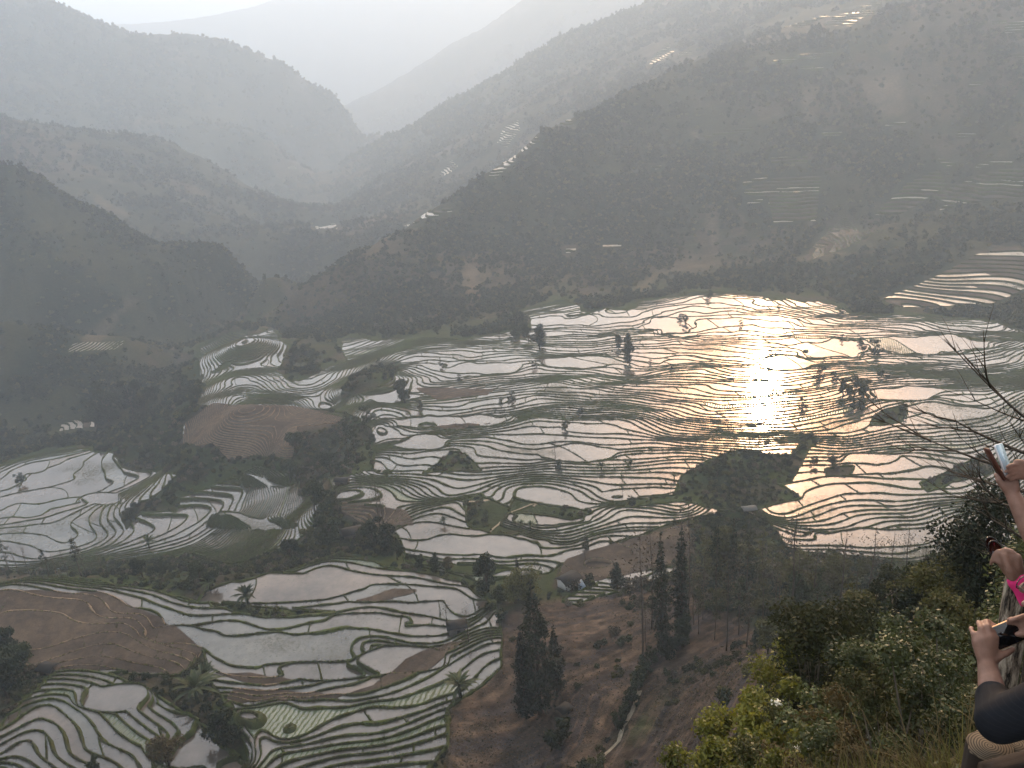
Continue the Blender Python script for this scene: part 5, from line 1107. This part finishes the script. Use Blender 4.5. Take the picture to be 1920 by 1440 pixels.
b.tube([hc + fx * .102 - sx * .012 + Vector((0, 0, .02)), hc + fx * .102 + sx * .012 + Vector((0, 0, .02))], .0015, 5); b.build('glasses', m_blk, t3)
def slab(name, label, c, ax, ay, w_, h_, th, body, face=None, rim=None, cat='phone'):
    """flat rounded device: ax along its width, ay along its height"""
    ax = ax.normalized(); az_ = ax.cross(ay).normalized(); ay = az_.cross(ax); t = thing(name, label, cat); 
    def rr(W, H, r, z0, z1, nm, m):
        P = []
        for cx_, cy_, a0 in ((W/2-r, H/2-r, 0), (-W/2+r, H/2-r, 90), (-W/2+r, -H/2+r, 180), (W/2-r, -H/2+r, 270)):
            for k in range(5): a = R(a0 + k * 22.5); P.append((cx_ + r * math.cos(a), cy_ + r * math.sin(a)))
        n = len(P); V = [tuple(c + ax * x + ay * y + az_ * z) for z in (z0, z1) for x, y in P]; F = [tuple(range(n))[::-1], tuple(range(n, 2 * n))] + [(i, (i + 1) % n, n + (i + 1) % n, n + i) for i in range(n)]
        return mesh_obj(nm, V, F, m, t)
    rr(w_, h_, .009, -th/2, th/2, 'case', rim or body); rr(w_ - .004, h_ - .004, .008, th/2 + .0002, th/2 + .0010, 'screen', face or body); rr(w_ - .004, h_ - .004, .008, -th/2 - .0008, -th/2 - .0002, 'back', body)
    return t
c3 = off(Q(1884, 1194, D3), 0, 0, .012)
slab('phone', 'black smartphone with gold rim held level by the nearest person', c3, (RT * .92 + UP * .36 + FW * .05), (UP * .92 - RT * .36 + FW * .25), .128, .068, .008, m_blk, m_glass, m_gold)

# second person: raised hand with sunglasses, pink sleeve, straw hat
D2 = 3.25; W2 = Q(1908, 1088, D2); E2 = off(W2, .15, -.15, -.06); S2 = off(E2, .22, .10, -.12); hc2 = Q(2072, 1112, D2 - .1)
palm2 = [(-.006, .074, -.010), (-.020, .072, 0), (-.034, .066, .008), (-.046, .056, .014)]
fing2 = [((-.014, .018, .004), (-.016, .006, .010), (-.012, -.008, .008)), ((-.018, .016, .004), (-.014, .002, .012), (-.008, -.010, .008)), ((-.016, .010, .006), (-.010, -.004, .012), (.0, -.012, .006)), ((-.012, .006, .006), (-.008, -.008, .010), (.002, -.010, .006))]
th2 = [(-.02, .014, -.012), (-.034, .036, -.016), (-.042, .060, -.010), (-.046, .080, -.002)]
W2r = off(W2, .42, -.15, -.05); E2r = off(W2r, .08, -.20, -.10); S2r = off(S2, .32, .02, .02); f2 = Vector((S2.x + .16, S2.y - .02, 0)); f2.z = gz(f2.x, f2.y)
t2, pel, top, fx, sx, hc = person('second person, mostly hidden, raising sunglasses in a hand with a bright pink cuff', f2, .3, {-1: (S2, E2, W2, (palm2, fing2, th2)), 1: (S2r, E2r, W2r, (palm3, fing3, th3))}, hc2, sh=S2.lerp(S2r, .5))
hair(t2, hc, fx); cf = W2.lerp(E2, .02)
garment(t2, 'pink_sleeve', m_pink, [([E2.lerp(S2, .15), E2, E2.lerp(W2, .5), cf], [.050, .050, .044, .034]), ([cf, off(cf, .006, -.070, -.01)], [.028, .010])], .006)
garment(t2, 'jacket', m_jean, torso_cloth(pel, top, sx) + [([S2, E2.lerp(S2, .1)], [.070, .054]), ([S2r, E2r, E2r.lerp(W2r, .7)], [.068, .055, .042]), ([S2, top], [.065, .07]), ([S2r, top], [.065, .07])])
trousers(t2, pel, fx, sx, f2.z, m_jean)
hb = MB(); prof = [(.0, .125), (.07, .12), (.095, .09), (.10, .05), (.15, .035), (.215, .03), (.215, .024), (.15, .028), (.095, .04)]; V = []; nn = 28
for r_, z_ in prof:
    for j in range(nn): a = 2 * math.pi * j / nn; V.append((hc.x + r_ * math.cos(a), hc.y + r_ * math.sin(a), hc.z + .03 + z_ + (.012 * math.sin(3 * a) if r_ > .12 else 0)))
hb.add(V, [(i * nn + j, i * nn + (j + 1) % nn, (i + 1) * nn + (j + 1) % nn, (i + 1) * nn + j) for i in range(len(prof) - 1) for j in range(nn)])
o = hb.build('straw_hat', mat('straw', [(.35, (.15, .105, .06)), (.65, (.32, .235, .14))], scale=60, stretch=(1, 1, 5)), None, True); tag(o, 'straw hat worn by the person with the pink cuff', 'hat')
sg = thing('sunglasses', 'dark brown sunglasses held up in the hand with the pink cuff', 'sunglasses'); c0 = Q(1866, 1030, D2 - .01); ex = (UP * .55 + RT * .12 + FW * .8).normalized(); ey = (UP * .62 - RT * .55).normalized()
for k_, (cc_, sgn) in enumerate(((c0, 1), (c0 + RT * .018 + FW * .05 + UP * .004, 1))):
    lm = MB(); P = []; u_ = (UP * .88 - RT * .47); v_ = (RT * .88 + UP * .47); n_ = 20
    for j in range(n_): a = 2 * math.pi * j / n_; P.append(cc_ + u_ * .030 * math.cos(a) + v_ * (.021 - .003 * math.cos(a)) * math.sin(a))
    lm.add([tuple(p) for p in P] + [tuple(p + FW * .003) for p in P], [tuple(range(n_)), tuple(range(n_, 2 * n_))[::-1]] + [(i, (i + 1) % n_, n_ + (i + 1) % n_, n_ + i) for i in range(n_)]); lm.build('lens', m_lens, sg)
    rm_ = MB(); rm_.tube(P + [P[0]], .0022, 6); rm_.build('rim', m_blk, sg)
bb = MB(); bb.tube([c0 - (UP * .88 - RT * .47) * .028, off(W2, -.040, .088, .0), off(W2, -.030, .06, .012)], .0026, 6); bb.tube([c0 + RT * .018 + UP * .028, off(c0, .035, .010, .03), off(W2, -.025, .10, .012), off(W2, -.02, .06, .012)], .0026, 6); bb.build('temple', m_blk, sg)

# third person: two hands round a phone in a brown folding case
D1 = 3.9; W1 = Q(1898, 925, D1); E1 = off(W1, .055, -.21, -.10); S1 = off(E1, .26, .16, -.14); hc1 = Q(2060, 840, D1 - .2)
palm1 = [(-.004, .052, -.006), (-.018, .058, 0), (-.032, .056, .006), (-.044, .048, .012)]
fing1 = [((.008, .020, .010), (.014, .002, .014), (.010, -.006, .004)), ((.002, .022, .012), (.014, .004, .016), (.010, -.006, .004)), ((-.004, .020, .012), (.012, .006, .018), (.010, -.004, .004)), ((-.006, .016, .012), (.010, .006, .018), (.010, -.004, .004))]
th1 = [(.004, .020, -.014), (.002, .044, -.018), (-.004, .066, -.014), (-.010, .084, -.008)]
W1r = Q(1936, 888, D1 - .02); E1r = off(W1r, .12, -.17, -.14); S1r = off(S1, .30, .03, .02)
palm1r = [(-.046, .030, -.004), (-.050, .016, 0), (-.050, .002, .002), (-.046, -.012, .004)]
fing1r = [((-.024, .006, -.004), (-.020, -.002, -.002), (-.014, -.008, .0)), ((-.024, .002, -.002), (-.018, -.004, 0), (-.010, -.008, .004)), ((-.022, -.002, 0), (-.014, -.006, .004), (-.006, -.008, .004)), ((-.018, -.004, 0), (-.012, -.006, .004), (-.004, -.008, .004))]
th1r = [(-.010, .020, -.012), (-.028, .036, -.012), (-.048, .046, -.008), (-.066, .046, -.002)]
f1 = Vector((S1.x + .14, S1.y - .02, 0)); f1.z = gz(f1.x, f1.y)
t1, pel, top, fx, sx, hc = person('farthest person, white sleeves edged blue, lifting a brown-cased phone with both hands', f1, .3, {-1: (S1, E1, W1, (palm1, fing1, th1)), 1: (S1r, E1r, W1r, (palm1r, fing1r, th1r))}, hc1, sh=S1.lerp(S1r, .5))
hair(t1, hc, fx); c1 = E1.lerp(S1, .12)
garment(t1, 'white_shirt', m_white, torso_cloth(pel, top, sx) + [([S1, S1.lerp(E1, .5), c1], [.085, .078, .070]), ([S1r, E1r], [.08, .065]), ([S1, top], [.07, .075]), ([S1r, top], [.07, .075])])
garment(t1, 'blue_cuff', m_blue2, [([c1, c1.lerp(E1, .25)], [.071, .070])], .006); trousers(t1, pel, fx, sx, f1.z, m_jean)
cp = Q(1872, 864, D1 - .02); axp = (RT * .8 + FW * .62 + UP * .1); ayp = (UP * .90 - RT * .46)
slab('phone', 'pale-screened phone in a brown folding case raised by the farthest person', off(cp, .020, .004, 0), axp, ayp, .064, .128, .007, m_blk, m_scrw, m_white2)
slab('phone_case', 'brown folding cover edge beside the raised phone', off(cp, -.018, -.012, -.006), (RT * .25 + FW * .97), ayp, .066, .136, .008, m_case, m_case, m_case, 'cover')

# log fence cast in concrete: leaning bark post and two round cut tops
m_barkc = mat('bark_relief', [(.42, (.012, .009, .007)), (.5, (.14, .11, .08)), (.58, (.34, .29, .22))], scale=22, nrough=.75, stretch=(1, 1, .22), bump=1, bdist=.02, detail=5); m_ring = wave_mat('growth_rings', (.035, .027, .019), (.12, .092, .062), 40, rings=True, dist=1.4, pos=.4); m_dkbark = mat('dark_bark', (.03, .022, .017), scale=12, stretch=(1, 1, .2), bump=.8, bdist=.01)
def log(name, label, a, b, r, m, rings=True, cat='fence post'):
    a, b = Vector(a), Vector(b); d = b - a; t = thing(name, label, cat, a); t.rotation_euler = d.to_track_quat('Z', 'X').to_euler(); L_ = d.length; mb = MB(); k = 28; n = 14; V = []
    for i in range(n + 1):
        for j in range(k): an = 2 * math.pi * j / k; rr = r * (1 + .07 * float(vnoise(j * .9 + 7, i * .35 + r * 90, 3)) + .03 * math.sin(an * 7)); V.append((rr * math.cos(an), rr * math.sin(an), L_ * i / n))
    mb.add(V, [(i * k + j, i * k + (j + 1) % k, (i + 1) * k + (j + 1) % k, (i + 1) * k + j) for i in range(n) for j in range(k)] + [tuple(range(k))[::-1]]); mb.build('bark', m, t, True)
    cb = MB(); V = [(x * .97, y * .97, L_ + .004) for x, y, z in V[-k:]] + [(x, y, L_ - .006) for x, y, z in V[-k:]]; cb.add(V, [tuple(range(k))] + [(k + j, k + (j + 1) % k, (j + 1) % k, j) for j in range(k)]); cb.build('cut_end', m_ring, t); return t
def stump(label, px, py, dist, r, m):
    c = Q(px, py, dist); log('fence_post', label, (c.x, c.y, gz(c.x, c.y) - .3), c, r, m)
stump('low round log post with growth rings on its top under the bare elbow', 1856, 1400, 3.4, .07, m_dkbark)
stump('second low round log post with growth rings, partly behind the sweater', 1906, 1396, 3.45, .068, m_dkbark)
pa = Q(1878, 1345, 3.6); pb = Q(1914, 1088, 3.8); log('fence_post', 'tall pale log post with rough bark standing behind the phone', (pa.x, pa.y, min(pa.z, gz(pa.x, pa.y)) - .2), pb, .047, m_barkc)
ra = Q(1888, 1440, 2.9); log('fence_rail', 'dark log rail running along the bottom right corner', Q(1850, 1462, 3.3), Q(2300, 1345, 3.6), .05, m_dkbark, cat='fence rail')

# ---------------------------------------------------------------- haze over the whole valley
def haze_box():
    X0, X1, Y0, Y1 = -17000, 17000, -17000, 17000
    Z0 = float(GZn.min()) - 1.5; Z1 = float(max(GZn.max(), 0)) + 30
    v = [(x, y, z) for z in (Z0, Z1) for y in (Y0, Y1) for x in (X0, X1)]
    f = [(0, 2, 3, 1), (4, 5, 7, 6), (0, 1, 5, 4), (2, 6, 7, 3), (0, 4, 6, 2), (1, 3, 7, 5)]
    m = bpy.data.materials.new('haze'); m.use_nodes = True; N = m.node_tree.nodes; N.remove(N['Principled BSDF'])
    pv = N.new('ShaderNodeVolumePrincipled'); pv.inputs['Color'].default_value = (.62, .785, .985, 1); pv.inputs['Density'].default_value = HAZE_DENS
    pv.inputs['Anisotropy'].default_value = .38; m.node_tree.links.new(pv.outputs[0], N['Material Output'].inputs['Volume'])
    tag(mesh_obj('haze', v, f, m), kind='stuff')
    print('haze top', Z1, 'bottom', Z0)
haze_box()
